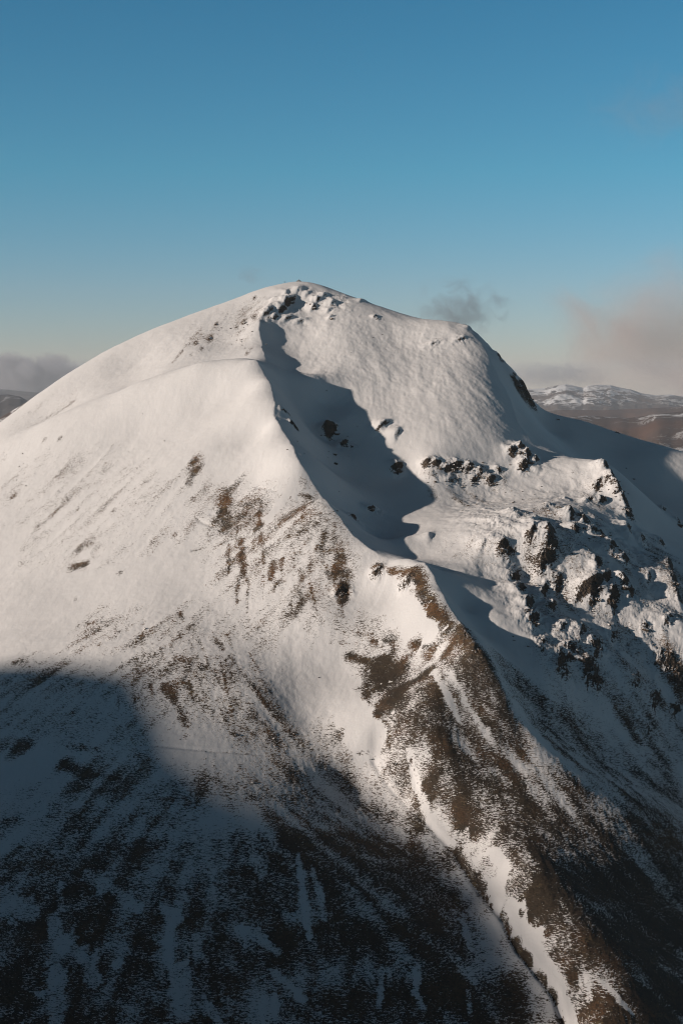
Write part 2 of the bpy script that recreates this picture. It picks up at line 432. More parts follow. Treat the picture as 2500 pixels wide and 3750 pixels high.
# broad, thin cover first
paint([
 (P(850,1850,1000,1900,1130,1890,1215,2000), 85, .58), (P(860,1960,1060,2040,1190,2080), 85, .52), (P(1400,2450,1460,2560), 85, 1.0), (P(1440,2600,1600,2700), 95, .95), (P(1390,2620,1410,2720), 56, .95), (P(1560,2560,1700,2680), 85, .88), (P(1600,2740,1750,2800), 70, .92), (P(1650,2520,1780,2640,1900,2760), 60, .9), (P(1750,2850,1950,2950), 80, .9), (P(1050,3080,1350,3100,1600,3150), 80, .86), (P(1050,2920,1300,2960,1480,3010), 60, .62), (P(1610,2460,1680,2600), 45, .78), (P(1440,2790,1560,2950), 55, .76), (P(1580,2860,1740,3040), 70, .94), (P(1500,2990,1620,3100), 45, .76), (P(1560,2480,1640,2620,1780,2760,1900,2860), 60, .95), (P(1950,3080,2050,3250,2150,3450), 60, .97), (P(1450,2480,1600,2620,1750,2700), 90, .82), (P(1720,2480,1820,2600,1920,2720), 60, .80), (P(1650,2850,1850,2950,2050,3000), 110, .82), (P(1500,2720,1600,2800), 60, .6),
 (P(300,3100,700,3120,1000,3080), 90, .66), (P(100,3280,500,3270,900,3220), 100, .68), (P(1000,3180,1350,3180,1550,3220), 90, .76), (P(1000,3450,1300,3420,1600,3400), 120, .88), (P(1100,3680,1500,3650,1850,3650), 120, .90), (P(1250,3150,1500,3200,1650,3300), 70, .84), (P(150,3560,500,3600,900,3600), 110, .74),
 (P(150,1750,350,1700,500,1700), 130, 0.23), (P(60,1800,400,1850,640,1830), 140, 0.24), (P(150,2000,450,1980,700,1900), 120, 0.26), (P(700,1750,760,1850), 70, 0.29),
 (P(720,1230,800,1260,870,1230), 60, 0.33), (P(800,1180,930,1120), 60, 0.29), (P(880,1180,950,1150), 45, 0.39), (P(40,1580,250,1480), 40, 0.24), (P(300,1400,700,1230), 60, 0.12),
 (P(840,1900,1000,1980,1100,1940,1200,2050), 120, 0.51), (P(850,2040,1000,2120,1130,2160), 110, 0.49), (P(1000,2230,1130,2260), 100, 0.43), (P(1250,2290,1400,2330), 80, 0.43),
 (P(340,2330,560,2330,760,2300,950,2330), 95, 0.44), (P(500,2430,760,2460,940,2500), 110, 0.50), (P(640,2560,800,2600,980,2620), 100, 0.50), (P(900,2680,1100,2720,1260,2690), 80, 0.50),
 (P(50,2480,300,2500,500,2560), 90, 0.47), (P(50,2620,250,2640,520,2680), 90, 0.47), (P(300,2850,600,2870,800,2900), 120, 0.55), (P(900,2900,1200,2850,1400,2880), 120, 0.53), (P(1000,3010,1300,3000,1500,3050), 90, 0.56),
 (P(60,2980,300,3020,620,3000), 110, 0.53), (P(60,3180,400,3160,800,3130), 130, 0.65), (P(60,3400,400,3380,800,3350), 140, 0.71), (P(60,3600,400,3560,800,3560), 140, 0.73), (P(60,3800,600,3780,1000,3780), 140, 0.75),
 (P(900,3300,1200,3250,1500,3200), 140, 0.79), (P(1000,3500,1300,3450,1650,3450), 150, 0.81), (P(1100,3700,1500,3680,1850,3700), 150, 0.83), (P(1300,3120,1600,3150), 90, 0.71),
 (P(1560,2800,1800,2850,2100,2900), 150, 0.69), (P(1750,3000,2100,3050,2450,3100), 150, 0.77), (P(1950,3250,2450,3250), 150, 0.93), (P(2150,3450,2500,3420), 150, 0.98), (P(2200,3700,2520,3680), 150, 0.98),
 (P(1600,2600,1750,2650,1900,2720), 110, 0.63), (P(1950,2600,2200,2760,2450,2900), 110, 0.52), (P(1870,2480,2050,2620), 70, 0.57), (P(2200,2980,2480,3000), 90, 0.59),
 (P(1650,1990,1850,2060,1930,2150), 80, 0.29), (P(2000,1900,2200,1980,2350,2150), 120, 0.37), (P(1950,2150,2150,2250,2300,2350), 120, 0.42), (P(2050,2400,2250,2480,2450,2500), 120, 0.43), (P(2300,2600,2480,2700), 100, 0.55),
 (P(2430,2050,2480,2250), 70, 0.41), (P(2460,2380,2490,2560), 60, 0.54), (P(1570,1720,1700,1740,1810,1770), 45, 0.39), (P(1600,1800,1800,1850,2000,1850), 60, 0.22), (P(2130,1760,2180,1830), 50, 0.34),
 (P(1300,1120,1600,1230), 60, 0.10),
])
# patches that can be told apart
paint([
 (P(715,1690,712,1722), 28, 0.81), (P(690,1745,700,1775), 20, 0.56), (P(262,2074,315,2063), 16, 0.91), (P(330,1990,350,2010), 32, 0.54), (P(290,2010,330,1985), 25, 0.56), (P(389,1712), 30, 0.44), (P(372,1760), 20, 0.46), (P(638,1958), 16, 0.68),
 (P(690,1840,710,1825), 25, 0.54), (P(600,1880,620,1860), 22, 0.46), (P(16,1668), 19, 0.66), (P(54,1812), 21, 0.56), (P(135,1920), 15, 0.56), (P(160,1610), 12, 0.51), (P(220,1606), 10, 0.46), (P(285,1866), 12, 0.56), (P(415,1868), 12, 0.56), (P(440,2100), 15, 0.56),(P(275,2196), 11, 0.56),
 (P(893,1182), 16, 0.86), (P(931,1167), 18, 0.76), (P(768,1238), 16, 0.86), (P(717,1256), 11, 0.81), (P(791,1187), 11, 0.81), (P(632,1325,668,1287), 8, 0.66), (P(740,1272), 12, 0.66), (P(700,1300), 12, 0.56), (P(868,1200), 15, 0.66), (P(932,1088), 10, 0.76), (P(920,1278), 12, 0.56), (P(905,1295), 10, 0.56),
 (P(820,1820,828,1925), 40, 0.88), (P(860,1830,945,1840), 35, 0.62), (P(865,1895,950,1915), 35, 0.61), (P(782,1862), 11, 0.76), (P(838,1998,836,2058), 16, 0.81), (P(880,1978,892,2105), 19, 0.91), (P(950,1878,956,2003), 19, 0.78), (P(915,1960,930,2000), 15, 0.56),
 (P(998,2062,994,2116), 20, 0.91), (P(1033,2050,1030,2085), 16, 0.86), (P(1095,2088,1105,2118), 20, 0.84), (P(1097,2140,1100,2230), 19, 0.68), (P(1033,2150,1030,2190), 14, 0.71), (P(905,2120,915,2140), 14, 0.61), (P(952,2125,952,2150), 10, 0.66), (P(1015,2135,1045,2130), 15, 0.71), (P(950,2055,970,2065), 11, 0.66),
 (P(1050,1870,1130,1850,1180,1900), 38, 0.58), (P(1060,1965,1120,1945), 20, 0.72), (P(1110,1870,1110,1905), 22, 0.72), (P(1187,1955,1180,2037,1215,2010), 30, 0.74), (P(1225,2005,1245,2060), 32, 0.78), (P(1225,2080,1262,2110), 30, 0.84), (P(1253,2150,1258,2195), 25, 0.97), (P(1180,2055), 28, 0.72), (P(1155,2010), 28, 0.66),
 (P(1090,1755,1150,1790), 28, 0.51), (P(1060,1822,1100,1815,1160,1832), 11, 0.78), (P(1080,2250,1100,2270), 18, 0.56), (P(1175,2260,1185,2290), 12, 0.56),
 (P(1378,2080,1394,2100), 25, 0.97), (P(1410,2104,1460,2106,1506,2102), 21, 0.91), (P(1515,2110,1530,2130,1547,2168), 30, 0.94), (P(1552,2180,1570,2220,1605,2262), 32, 0.92), (P(1610,2262,1644,2306,1685,2337), 40, 0.94), (P(1650,2330,1740,2400,1776,2430), 45, 0.90), (P(1500,2150), 20, 0.81),
 (P(1275,2402,1345,2425), 20, 0.88), (P(1370,2430,1450,2440), 32, 0.96), (P(1420,2470,1420,2560), 55, 0.97), (P(1470,2470,1480,2540), 50, 0.94), (P(1345,2450,1350,2640), 25, 0.72), (P(1380,2580,1400,2700), 42, 0.80), (P(1470,2580,1500,2700), 62, 0.78), (P(1540,2620,1560,2720), 58, 0.76), (P(1620,2640,1650,2720), 55, 0.74),
 (P(1500,2360,1590,2383), 20, 0.80), (P(1550,2400,1590,2420), 22, 0.76), (P(1363,2352,1440,2352), 16, 0.70), (P(1312,2325,1363,2325), 11, 0.62), (P(1212,2352,1276,2360), 12, 0.56), (P(1640,2390,1680,2480), 45, 0.88), (P(1700,2430,1740,2530), 50, 0.90), (P(1775,2460,1830,2560), 45, 0.86), (P(1690,2540,1720,2590), 38, 0.76), (P(1850,2600,1880,2650), 38, 0.76), (P(1560,2470,1580,2540), 30, 0.56),
 (P(658,2246,672,2270), 14, 0.66), (P(528,2284), 12, 0.76), (P(321,2284,350,2278), 11, 0.66), (P(367,2360), 12, 0.66), (P(497,2353,505,2460), 11, 0.66), (P(540,2400,545,2440), 9, 0.56), (P(788,2340,815,2376), 15, 0.76), (P(842,2400,918,2506), 14, 0.76), (P(918,2506,985,2600), 15, 0.78), (P(811,2440,834,2537), 11, 0.72), (P(850,2560,900,2610), 15, 0.61),
 (P(720,2410,738,2455), 14, 0.68), (P(690,2500,712,2567), 14, 0.76), (P(604,2515,640,2560), 25, 0.91), (P(640,2570,685,2660), 20, 0.80), (P(680,2700), 18, 0.76), (P(610,2500,680,2500), 15, 0.61), (P(985,2610,1010,2635), 12, 0.66), (P(880,2270,905,2300), 15, 0.56), (P(740,2530,760,2560), 12, 0.61),(P(860,2690), 14, 0.76),
 (P(500,2470,500,2490), 22, 0.66), (P(60,2430,90,2432), 22, 0.66), (P(30,2500), 38, 0.61), (P(10,2728,110,2735), 38, 0.68), (P(30,2600,90,2640), 32, 0.51), (P(250,2728,355,2748), 18, 0.66), (P(235,2800,315,2832), 30, 0.96), (P(320,2835,455,2860), 28, 0.68), (P(480,2760,540,2790), 32, 0.51),
 (P(250,2880,500,2900,690,2935), 50, 0.58), (P(950,3120,1068,3160), 42, 0.80), (P(1000,3180,1180,3200), 50, 0.80), (P(900,3200,980,3280), 62, 0.76), (P(820,3450,1000,3620), 75, 0.80), (P(1150,3420,1150,3700), 58, 0.80), (P(1250,3350,1280,3700), 58, 0.80),
 (P(420,3400,560,3480), 58, 0.80), (P(360,3520,420,3600), 50, 0.76), (P(130,3330,170,3440), 32, 0.80), (P(20,3620,120,3680,60,3740), 75, 0.80), (P(760,3450,800,3700), 42, 0.80), (P(480,3640,600,3720), 62, 0.80), (P(280,3400,300,3460), 30, 0.80),
 (P(1445,2770,1450,2830), 32, 0.80), (P(1360,2772), 18, 0.80), (P(1555,2820,1640,2860), 50, 0.78), (P(1640,2900,1720,2960), 50, 0.70), (P(1780,2840,1900,2920), 58, 0.72), (P(1980,3020,2200,3060), 58, 0.80), (P(1880,3130,1960,3220), 50, 0.80), (P(1920,3230,2010,3400), 55, 0.80),
 (P(2050,3480,2120,3600), 58, 0.80), (P(2140,3720,2200,3760), 62, 0.80), (P(2380,3500,2450,3650), 112, 0.80), (P(2030,3290,2200,3340), 75, 0.80),
 (P(2380,2720,2440,2790), 38, 0.66), (P(2300,2640,2330,2700), 30, 0.66), (P(1960,2530,2000,2560), 22, 0.66), (P(2420,2580), 38, 0.66),
 # stream cut: dark bank
 (P(1672,3122,1760,3250,1842,3345), 16, 1.0), (P(1842,3345,1895,3460,1970,3555,2030,3630,2062,3745), 15, 1.0), (P(1600,3050,1672,3122), 9, .9),
])
# dark heather instead of straw-coloured grass
HEATH = np.zeros_like(FH)
paint([(P(1400,2470,1500,2600,1650,2680,1850,2720), 80, 1), (P(1650,2460,1780,2540,1900,2700), 50, .9), (P(1500,2750,1750,2850,2000,2950,2300,3050), 110, 1), (P(1750,3000,2000,3150,2400,3200), 130, 1), (P(2000,3300,2450,3400), 140, 1), (P(2150,3600,2500,3650), 150, .8),
       (P(100,2760,350,2840,700,2900), 90, .8), (P(1100,2900,1400,2950,1550,3050), 90, .8), (P(50,3050,500,3080,1000,3080), 120, .9), (P(50,3300,500,3300,1000,3250,1500,3250), 140, 1), (P(50,3550,600,3550,1200,3500,1700,3500), 150, 1), (P(50,3760,700,3760,1400,3760,1950,3760), 150, 1),
       (P(1950,2560,2200,2750,2450,2900), 90, .8), (P(1360,2770,1450,2800), 30, 1), (P(600,2520,680,2650), 40, .6), (P(820,2400,960,2580), 40, .6)], 'max', HEATH)
# fall-line ribs of turf on the spur face and the knoll
rb = random.Random(31)
ribs = []
for _ in range(34):
    u = rb.uniform(820, 1250); v = rb.uniform(1850, 2190); l = rb.uniform(30, 110)
    if u - 820 > (v - 1780) * 1.45:
        continue
    lean = (u - 960) / 1200 * l
    ribs.append((P(u, v, u + lean, v + l), rb.uniform(7, 12), rb.uniform(.6, .8)))
for _ in range(30):
    u = rb.uniform(420, 960); v = rb.uniform(2290, 2600); l = rb.uniform(30, 90)
    ribs.append((P(u, v, u + l * (u - 380) / 900, v + l), rb.uniform(6, 10), rb.uniform(.55, .75)))
for _ in range(26):
    u = rb.uniform(1850, 2420); v = 2480 + (u - 1850) * .75 + rb.uniform(-40, 130); l = rb.uniform(60, 160)
    ribs.append((P(u, v, u + l, v + l * .85), rb.uniform(7, 12), rb.uniform(.5, .7)))
paint(ribs)
# tracks across the slope
TRACKS = [(P(768,1884,840,1870,920,1862,998,1853), 4), (P(722,1902,768,1924,810,1942,845,1952), 4), (P(702,2016,760,2000,814,1980,870,1968,906,1963), 4), 
          (P(420,2722,560,2730,760,2748,960,2760,1180,2768,1360,2772), 4), (P(940,1786,1010,1800), 3)]
paint([(t, w + 1, .46) for t, w in TRACKS])
# snow lying on top: filled gullies and drifts
paint([
 (P(1090,1700,1065,1790,1020,1850,985,1900), 15, .0), (P(1200,2430,1230,2520,1290,2620,1350,2710), 48, .0), (P(1300,2720,1360,2745), 30, .03), (P(1380,2150,1440,2200,1510,2280), 42, .0), (P(1530,2260,1580,2330), 22, .0),
 (P(1000,2350,1100,2480,1180,2620), 22, .32), (P(1330,2390,1420,2385), 13, .32), (P(40,2880,130,2960), 43, .32), (P(20,3320,120,3350), 33, .32), (P(190,3370,225,3470), 24, .32), (P(223,3240,224,3330), 10, .32), (P(300,3490,350,3600), 26, .32),
 (P(200,3560,210,3740), 29, .32), (P(600,3320,640,3370), 20, .32), (P(622,3370,622,3530), 12, .32), (P(660,3560,680,3700), 33, .32), (P(722,3430,722,3500), 14, .32), (P(319,3203,420,3260,510,3330), 17, .32), (P(424,3530), 16, .32),(P(760,3690,800,3750), 17, .32),
 (P(1092,3140,1110,3280,1130,3430), 12, .32), (P(1140,3180,1172,3280,1190,3370), 9, .32), (P(877,3402,950,3440,1020,3490), 16, .32), (P(1000,3560,1070,3620,1105,3660), 14, .32), (P(1000,3650,1010,3720), 10, .32), (P(1398,3550,1390,3700), 9, .32), (P(1530,3540,1520,3640,1550,3690), 10, .32), (P(1700,3390,1725,3480), 9, .32), (P(1715,3640,1720,3720), 9, .32), (P(1660,3340,1690,3380), 7, .32),
 (P(1497,2748,1515,2840,1550,2950), 9, .2), (P(1553,2960,1600,3035,1664,3095), 11, .15), (P(1670,3060,1720,3110), 17, .32), (P(1795,3118,1846,3170,1838,3225), 17, .0), (P(1838,3180,1825,3300), 17, .0), (P(1805,3240,1822,3310), 18, .0),
 (P(1870,3315,1890,3400), 20, .0), (P(1910,3390,1965,3480), 22, .0), (P(1965,3480,2020,3560,2050,3610), 19, .0), (P(2055,3610,2072,3690,2095,3760), 18, .0),
 (P(2150,3570,2160,3660), 12, .32), (P(2206,3600,2260,3650,2310,3704), 11, .32), (P(1650,2470,1720,2600,1800,2720), 8, .45), (P(1590,2460,1640,2560,1680,2640), 9, .32), (P(1950,2680,2150,2860), 12, .32), 
], 'min', hard=True)
# stream and burn cuts, dents of the tracks
for t, w in TRACKS:
    paint([(t, w, -.16)], 'add', FH)
paint([(P(1672,3128,1760,3262,1842,3355,1895,3470,1970,3565,2030,3640,2065,3755), 13, -.5)], 'add', FH)
paint([(P(1365,2780,1420,2870,1500,2960,1580,3030,1660,3120), 8, -.25), (P(1400,2790,1480,2900,1550,3000), 6, -.2), (P(1500,2790,1530,2900), 6, -.2)], 'add', FH)

# fall-line streaks: noise smeared down the slope
ls = 2
SH = FH[::ls, ::ls]
gyy, gxx = np.gradient(SH, FS * ls)
# smooth the slope direction
def box(A, n):
    for ax in (0, 1):
        c = np.cumsum(np.concatenate([np.repeat(np.take(A, [0], ax), n + 1, ax), A, np.repeat(np.take(A, [-1], ax), n, ax)], ax), ax)
        A = (np.take(c, range(2 * n + 1, c.shape[ax]), ax) - np.take(c, range(0, c.shape[ax] - 2 * n - 1), ax)) / (2 * n + 1)
    return A
gxx = box(gxx, 5); gyy = box(gyy, 5)
gn = np.sqrt(gxx ** 2 + gyy ** 2) + 1e-6
dxs, dys = gxx / gn, gyy / gn
rng = np.random.default_rng(5)
WN = rng.standard_normal(SH.shape).astype(np.float32)
WN = box(WN, 1) * 3
jj, ii = np.meshgrid(np.arange(SH.shape[0]), np.arange(SH.shape[1]), indexing='ij')
acc = np.zeros(SH.shape); wsum = 0
for sgn in (1, -1):
    pi = ii.astype(float).copy(); pj = jj.astype(float).copy()
    for st in range(16):
        ci = np.clip(np.rint(pi).astype(int), 0, SH.shape[1] - 1); cj = np.clip(np.rint(pj).astype(int), 0, SH.shape[0] - 1)
        wgt = math.exp(-(st / 8.0) ** 2)
        acc += wgt * WN[cj, ci]; wsum += wgt
        pi += sgn * dxs[cj, ci]; pj += sgn * dys[cj, ci]
STREAK = acc / acc.std()

def lin(G, x, y, s=FS):
    fx = np.clip((x - GX0) / s, 0, G.shape[1] - 1.001); fy = np.clip((y - GY0) / s, 0, G.shape[0] - 1.001)
    ix = fx.astype(np.int64); iy = fy.astype(np.int64); tx = fx - ix; ty = fy - iy
    return (G[iy, ix] * (1 - tx) + G[iy, ix + 1] * tx) * (1 - ty) + (G[iy + 1, ix] * (1 - tx) + G[iy + 1, ix + 1] * tx) * ty

# broken ground and wind-rippled snow, as plan fields
ROUGH = np.zeros_like(FH); RIPPLE = np.zeros_like(FH)
paint([(P(1800,1900,2000,1950,2200,1950,2350,2050), 110, 1), (P(1850,2080,2050,2120,2250,2200,2450,2200), 110, 1), (P(1950,2250,2150,2350,2400,2400), 110, 1), (P(2050,2450,2300,2550,2480,2600), 90, .9), (P(2400,2050,2480,2300,2480,2600), 80, .9),
       (P(1560,1710,1700,1730,1820,1760), 40, 1.1), (P(1880,1660,1960,1700), 45, 1.1), (P(1890,1390,1945,1470), 25, 1.1), (P(2200,1720,2300,1890), 40, 1.1), (P(980,1160,1060,1120,1150,1090,1250,1110), 36, 1.0), (P(1000,1180,1120,1185), 16, 1.0), (P(2100,1800,2000,1830), 70, .6),
       (P(1700,1800,1850,1810), 50, .5), (P(1650,1900,1800,1950), 60, .35), (P(1800,1270,1840,1320), 18, .9)], 'max', ROUGH)
paint([(P(150,1750,450,1700,700,1600), 120, .22), (P(200,2000,600,1950), 130, .2), (P(600,1450,850,1420), 90, .25), (P(500,1300,850,1220), 60, .4), (P(900,1650,1000,1750), 60, .4), (P(1050,2250,1200,2450), 70, .4),
       (P(1150,1180,1400,1250,1600,1270,1720,1300), 90, 1), (P(1250,1330,1450,1380,1650,1400,1780,1450), 90, 1), (P(1350,1480,1550,1530,1750,1560), 80, .8), (P(1100,1230,1180,1350,1280,1420), 50, 1),
       (P(2050,1640,2150,1720), 60, .8), (P(2420,1680,2500,1720), 50, .8), (P(1700,1830,1900,1850), 50, .6)], 'max', RIPPLE)
def smooth_field(G, n):
    for _ in range(2): G = box(G, n)
    return G
ROUGH = smooth_field(ROUGH, 4); RIPPLE = smooth_field(RIPPLE, 6)

def surface(x, y):
    """height, cover and rockiness of the finished mountain"""
    z = cubic(FH, x, y, GX0, GY0, FS)
    cov = lin(COV, x, y); rock = lin(ROCK, x, y)
    stk = lin(STREAK, x, y, FS * ls)
    rgh = lin(ROUGH, x, y); rip = lin(RIPPLE, x, y)
    rk = np.clip(rock * 1.2, 0, 1)
    # large, gentle irregularity; knolls on the broken ground lean to the right
    z = z + 0.5 * fbm(x / 34, y / 34, 2, 11) + 0.2 * fbm(x / 9, y / 9, 2, 21)
    q = fbm(x / 22, y / 22, 2, 71)
    z = z + rgh * (2.2 * fbm((x - 9 * q) / 17, (y + 6 * q) / 20, 3, 81) + 0.55 * fbm((x - 3 * q) / 5, y / 6, 3, 85))
    # wind-worked snow and tussocks
    z = z + (0.07 + 0.16 * np.clip(cov * 1.6, 0, 1)) * fbm(x / 2.6, y / 3.4, 3, 31) + 0.09 * np.clip(0.25 + cov, 0, 1) * stk
    z = z + rip * (0.42 * fbm(x / 9 + 0.3 * y / 9, y / 15, 3, 41) + 0.13 * stk + 0.16 * fbm(x / 2.4, y / 4.5, 2, 45))
    # broken rock: ribs, then ledges that hold snow
    f = np.clip(np.maximum(rk, 0.75 * rgh - 0.2), 0, 1)
    z = z + rk * (0.7 * ridged(x / 6, y / 6, 3, 51) + 1.0 * fbm(x / 4.2, y / 4.2, 3, 61))
    hgt = 1.7 + 0.5 * fbm(x / 15, y / 15, 2, 65)
    w = z + 0.9 * fbm(x / 6, y / 9, 3, 67) + 0.12 * x
    fl = np.floor(w / hgt); fr = w / hgt - fl
    ter = (fl + sstep(0.30, 0.62, fr)) * hgt - w
    z = z + 0.75 * f * ter
    return z, cov, rock, stk, lin(HEATH, x, y)
# ------------------------------------------------------------------ procedural materials
class NT:
    """small helper to write node trees in one line each"""
    def __init__(self, name):
        self.m = bpy.data.materials.new(name)
        self.m.use_nodes = True
        self.t = self.m.node_tree
        self.t.nodes.clear()
        self.out = self.t.nodes.new('ShaderNodeOutputMaterial')
    def set(self, sock, v):
        if isinstance(v, bpy.types.NodeSocket):
            self.t.links.new(v, sock)
        elif isinstance(v, (tuple, list)) and len(v) == 3 and sock.type == 'RGBA':
            sock.default_value = (*v, 1)
        else:
            sock.default_value = v
    def math(self, op, a, b=0.0, clamp=False):
        n = self.t.nodes.new('ShaderNodeMath'); n.operation = op; n.use_clamp = clamp
        self.set(n.inputs[0], a); self.set(n.inputs[1], b)
        return n.outputs[0]
    def step(self, x, a, b, lo=0.0, hi=1.0):
        n = self.t.nodes.new('ShaderNodeMapRange'); n.interpolation_type = 'SMOOTHSTEP'
        self.set(n.inputs['Value'], x)
        self.set(n.inputs['From Min'], a); self.set(n.inputs['From Max'], b)
        self.set(n.inputs['To Min'], lo); self.set(n.inputs['To Max'], hi)
        return n.outputs[0]
    def attr(self, name):
        n = self.t.nodes.new('ShaderNodeAttribute'); n.attribute_name = name
        return n.outputs['Fac']
    def pos(self, scale=(1, 1, 1), kind='Object', rot=(0, 0, 0)):
        c = self.t.nodes.new('ShaderNodeTexCoord')
        n = self.t.nodes.new('ShaderNodeMapping')
        n.inputs['Scale'].default_value = scale
        n.inputs['Rotation'].default_value = rot
        self.t.links.new(c.outputs[kind], n.inputs['Vector'])
        return n.outputs[0]
    def noise(self, vec, scale=1.0, detail=3.0, rough=0.55, dist=0.0):
        n = self.t.nodes.new('ShaderNodeTexNoise')
        self.set(n.inputs['Vector'], vec)
        n.inputs['Scale'].default_value = scale; n.inputs['Detail'].default_value = detail
        n.inputs['Roughness'].default_value = rough; n.inputs['Distortion'].default_value = dist
        return n.outputs[0]
    def voronoi(self, vec, scale=1.0, feature='F1', out='Distance'):
        n = self.t.nodes.new('ShaderNodeTexVoronoi'); n.feature = feature
        self.set(n.inputs['Vector'], vec); n.inputs['Scale'].default_value = scale
        return n.outputs[out]
    def mix(self, f, a, b):
        n = self.t.nodes.new('ShaderNodeMix'); n.data_type = 'RGBA'
        self.set(n.inputs[0], f); self.set(n.inputs[6], a); self.set(n.inputs[7], b)
        return n.outputs[2]
    def normal_z(self):
        g = self.t.nodes.new('ShaderNodeNewGeometry'); s = self.t.nodes.new('ShaderNodeSeparateXYZ')
        self.t.links.new(g.outputs['Normal'], s.inputs[0])
        return s.outputs['Z']
    def bump(self, h, dist, strength=1.0, base=None):
        n = self.t.nodes.new('ShaderNodeBump')
        self.set(n.inputs['Height'], h); n.inputs['Distance'].default_value = dist; self.set(n.inputs['Strength'], strength)
        if base is not None: self.set(n.inputs['Normal'], base)
        return n.outputs[0]
    def surface(self, col, rough=0.8, normal=None, spec=0.15):
        b = self.t.nodes.new('ShaderNodeBsdfPrincipled')
        self.set(b.inputs['Base Color'], col); self.set(b.inputs['Roughness'], rough)
        b.inputs['Specular IOR Level'].default_value = spec
        if normal is not None: self.set(b.inputs['Normal'], normal)
        self.t.links.new(b.outputs[0], self.out.inputs['Surface'])
        return self.m

SNOW_A = (0.61, 0.578, 0.552)
SNOW_B = (0.565, 0.538, 0.518)
def rock_colour(n, p):
    a = n.noise(p, 0.35, 5, 0.6)
    b = n.noise(p, 1.7, 4, 0.65)
    c = n.mix(n.step(a, .35, .65), (0.055, 0.041, 0.030), (0.115, 0.080, 0.054))
    return n.mix(n.step(b, .45, .7), c, (0.022, 0.019, 0.017))

def mountain_material():
    n = NT('snow_heather_and_rock')
    p = n.pos()
    cov = n.attr('cover'); rock = n.attr('rockiness'); stk = n.attr('streak')
    contour = n.noise(n.pos((0.55, 0.55, 4.2)), 1.0, 4, 0.62, 0.25)          # tufts lie along the contour
    tuft = n.noise(n.pos((1.5, 1.5, 6.0)), 1.0, 3, 0.6)
    speck = n.noise(p, 0.16, 2, 0.5)
    k = n.math('MULTIPLY', n.math('SUBTRACT', contour, 0.5), 1.9)
    k = n.math('ADD', k, n.math('MULTIPLY', n.math('SUBTRACT', tuft, 0.5), 1.5))
    k = n.math('ADD', k, n.math('MULTIPLY', n.math('SUBTRACT', speck, 0.5), 0.5))
    k = n.math('ADD', k, n.math('MULTIPLY', stk, 0.115))
    # noise only matters where there is some cover
    k = n.math('MULTIPLY', k, n.step(cov, 0.02, 0.22))
    g = n.math('ADD', cov, k)
    grass = n.step(g, 0.52, 0.57)
    nz = n.normal_z()
    rn = n.math('MULTIPLY', n.math('SUBTRACT', n.noise(n.pos((0.8, 0.8, 1.5)), 1.0, 4, 0.68), 0.5), 0.85)
    r = n.math('ADD', n.math('SUBTRACT', n.math('MULTIPLY', rock, 0.34), nz), rn)
    rockm = n.math('MULTIPLY', n.step(r, -0.48, -0.42), n.math('MAXIMUM', n.step(rock, 0.05, 0.2), n.step(nz, 0.56, 0.48)))
    snow = n.mix(n.noise(p, 0.05, 4, 0.5), SNOW_A, SNOW_B)
    gm = n.noise(p, 0.045, 3, 0.6)
    gf = n.noise(n.pos((0.8, 0.8, 2.0)), 1.3, 3, 0.7)
    gcol = n.mix(n.step(gm, .40, .62), (0.055, 0.036, 0.021), (0.125, 0.062, 0.028))
    gs = n.noise(n.pos((0.25, 0.25, 0.7)), 1.0, 4, 0.65)
    gcol = n.mix(n.step(gs, .52, .68), gcol, (0.17, 0.115, 0.06))          # bleached straw
    gcol = n.mix(n.step(n.noise(n.pos((0.11, 0.11, 0.2)), 1.0, 3, 0.6), .52, .66), gcol, (0.034, 0.027, 0.020))   # heather and peat
    gcol = n.mix(n.step(gf, .42, .66), gcol, (0.030, 0.022, 0.014))
    gcol = n.mix(n.math('MULTIPLY', n.attr('heather'), 0.85), gcol, n.mix(n.step(gf, .4, .65), (0.040, 0.029, 0.019), (0.018, 0.014, 0.010)))
    col = n.mix(grass, snow, gcol)
    col = n.mix(rockm, col, rock_colour(n, p))
    h1 = n.noise(p, 0.75, 4, 0.6)
    bs = n.math('ADD', 0.38, n.math('MULTIPLY', grass, 0.5))
    nb = n.bump(h1, 0.35, bs)
    nb = n.bump(n.math('ADD', n.math('MULTIPLY', grass, 0.5), n.math('MULTIPLY', tuft, 0.35)), 0.3, 0.5, nb)
    fac = n.math('ADD', n.voronoi(n.pos((0.55, 0.55, 1.1), rot=(0.2, 0.3, 0.4)), 1.0), n.math('MULTIPLY', n.voronoi(n.pos((1.6, 1.6, 2.6)), 1.0), 0.5))
    nb = n.bump(fac, 1.6, n.math('MULTIPLY', rockm, 0.9), nb)        # fractured faces
    return n.surface(col, 0.75, nb)

def grid_mesh(name, X, Y, Z, attrs=None, smooth=True):
    n, m = X.shape
    V = np.stack([X, Y, Z], -1).reshape(-1, 3).astype(np.float32)
    idx = np.arange(n * m, dtype=np.int32).reshape(n, m)
    F = np.stack([idx[:-1, :-1], idx[:-1, 1:], idx[1:, 1:], idx[1:, :-1]], -1).reshape(-1, 4)
    me = bpy.data.meshes.new(name)
    me.vertices.add(len(V)); me.vertices.foreach_set('co', V.ravel())
    me.loops.add(F.size); me.loops.foreach_set('vertex_index', F.ravel())
    me.polygons.add(len(F)); me.polygons.foreach_set('loop_start', np.arange(0, F.size, 4, dtype=np.int32))
    me.polygons.foreach_set('use_smooth', np.full(len(F), smooth))
    for k, v in (attrs or {}).items():
        a = me.attributes.new(k, 'FLOAT', 'POINT')
        a.data.foreach_set('value', v.reshape(-1).astype(np.float32))
    me.update()
    return me

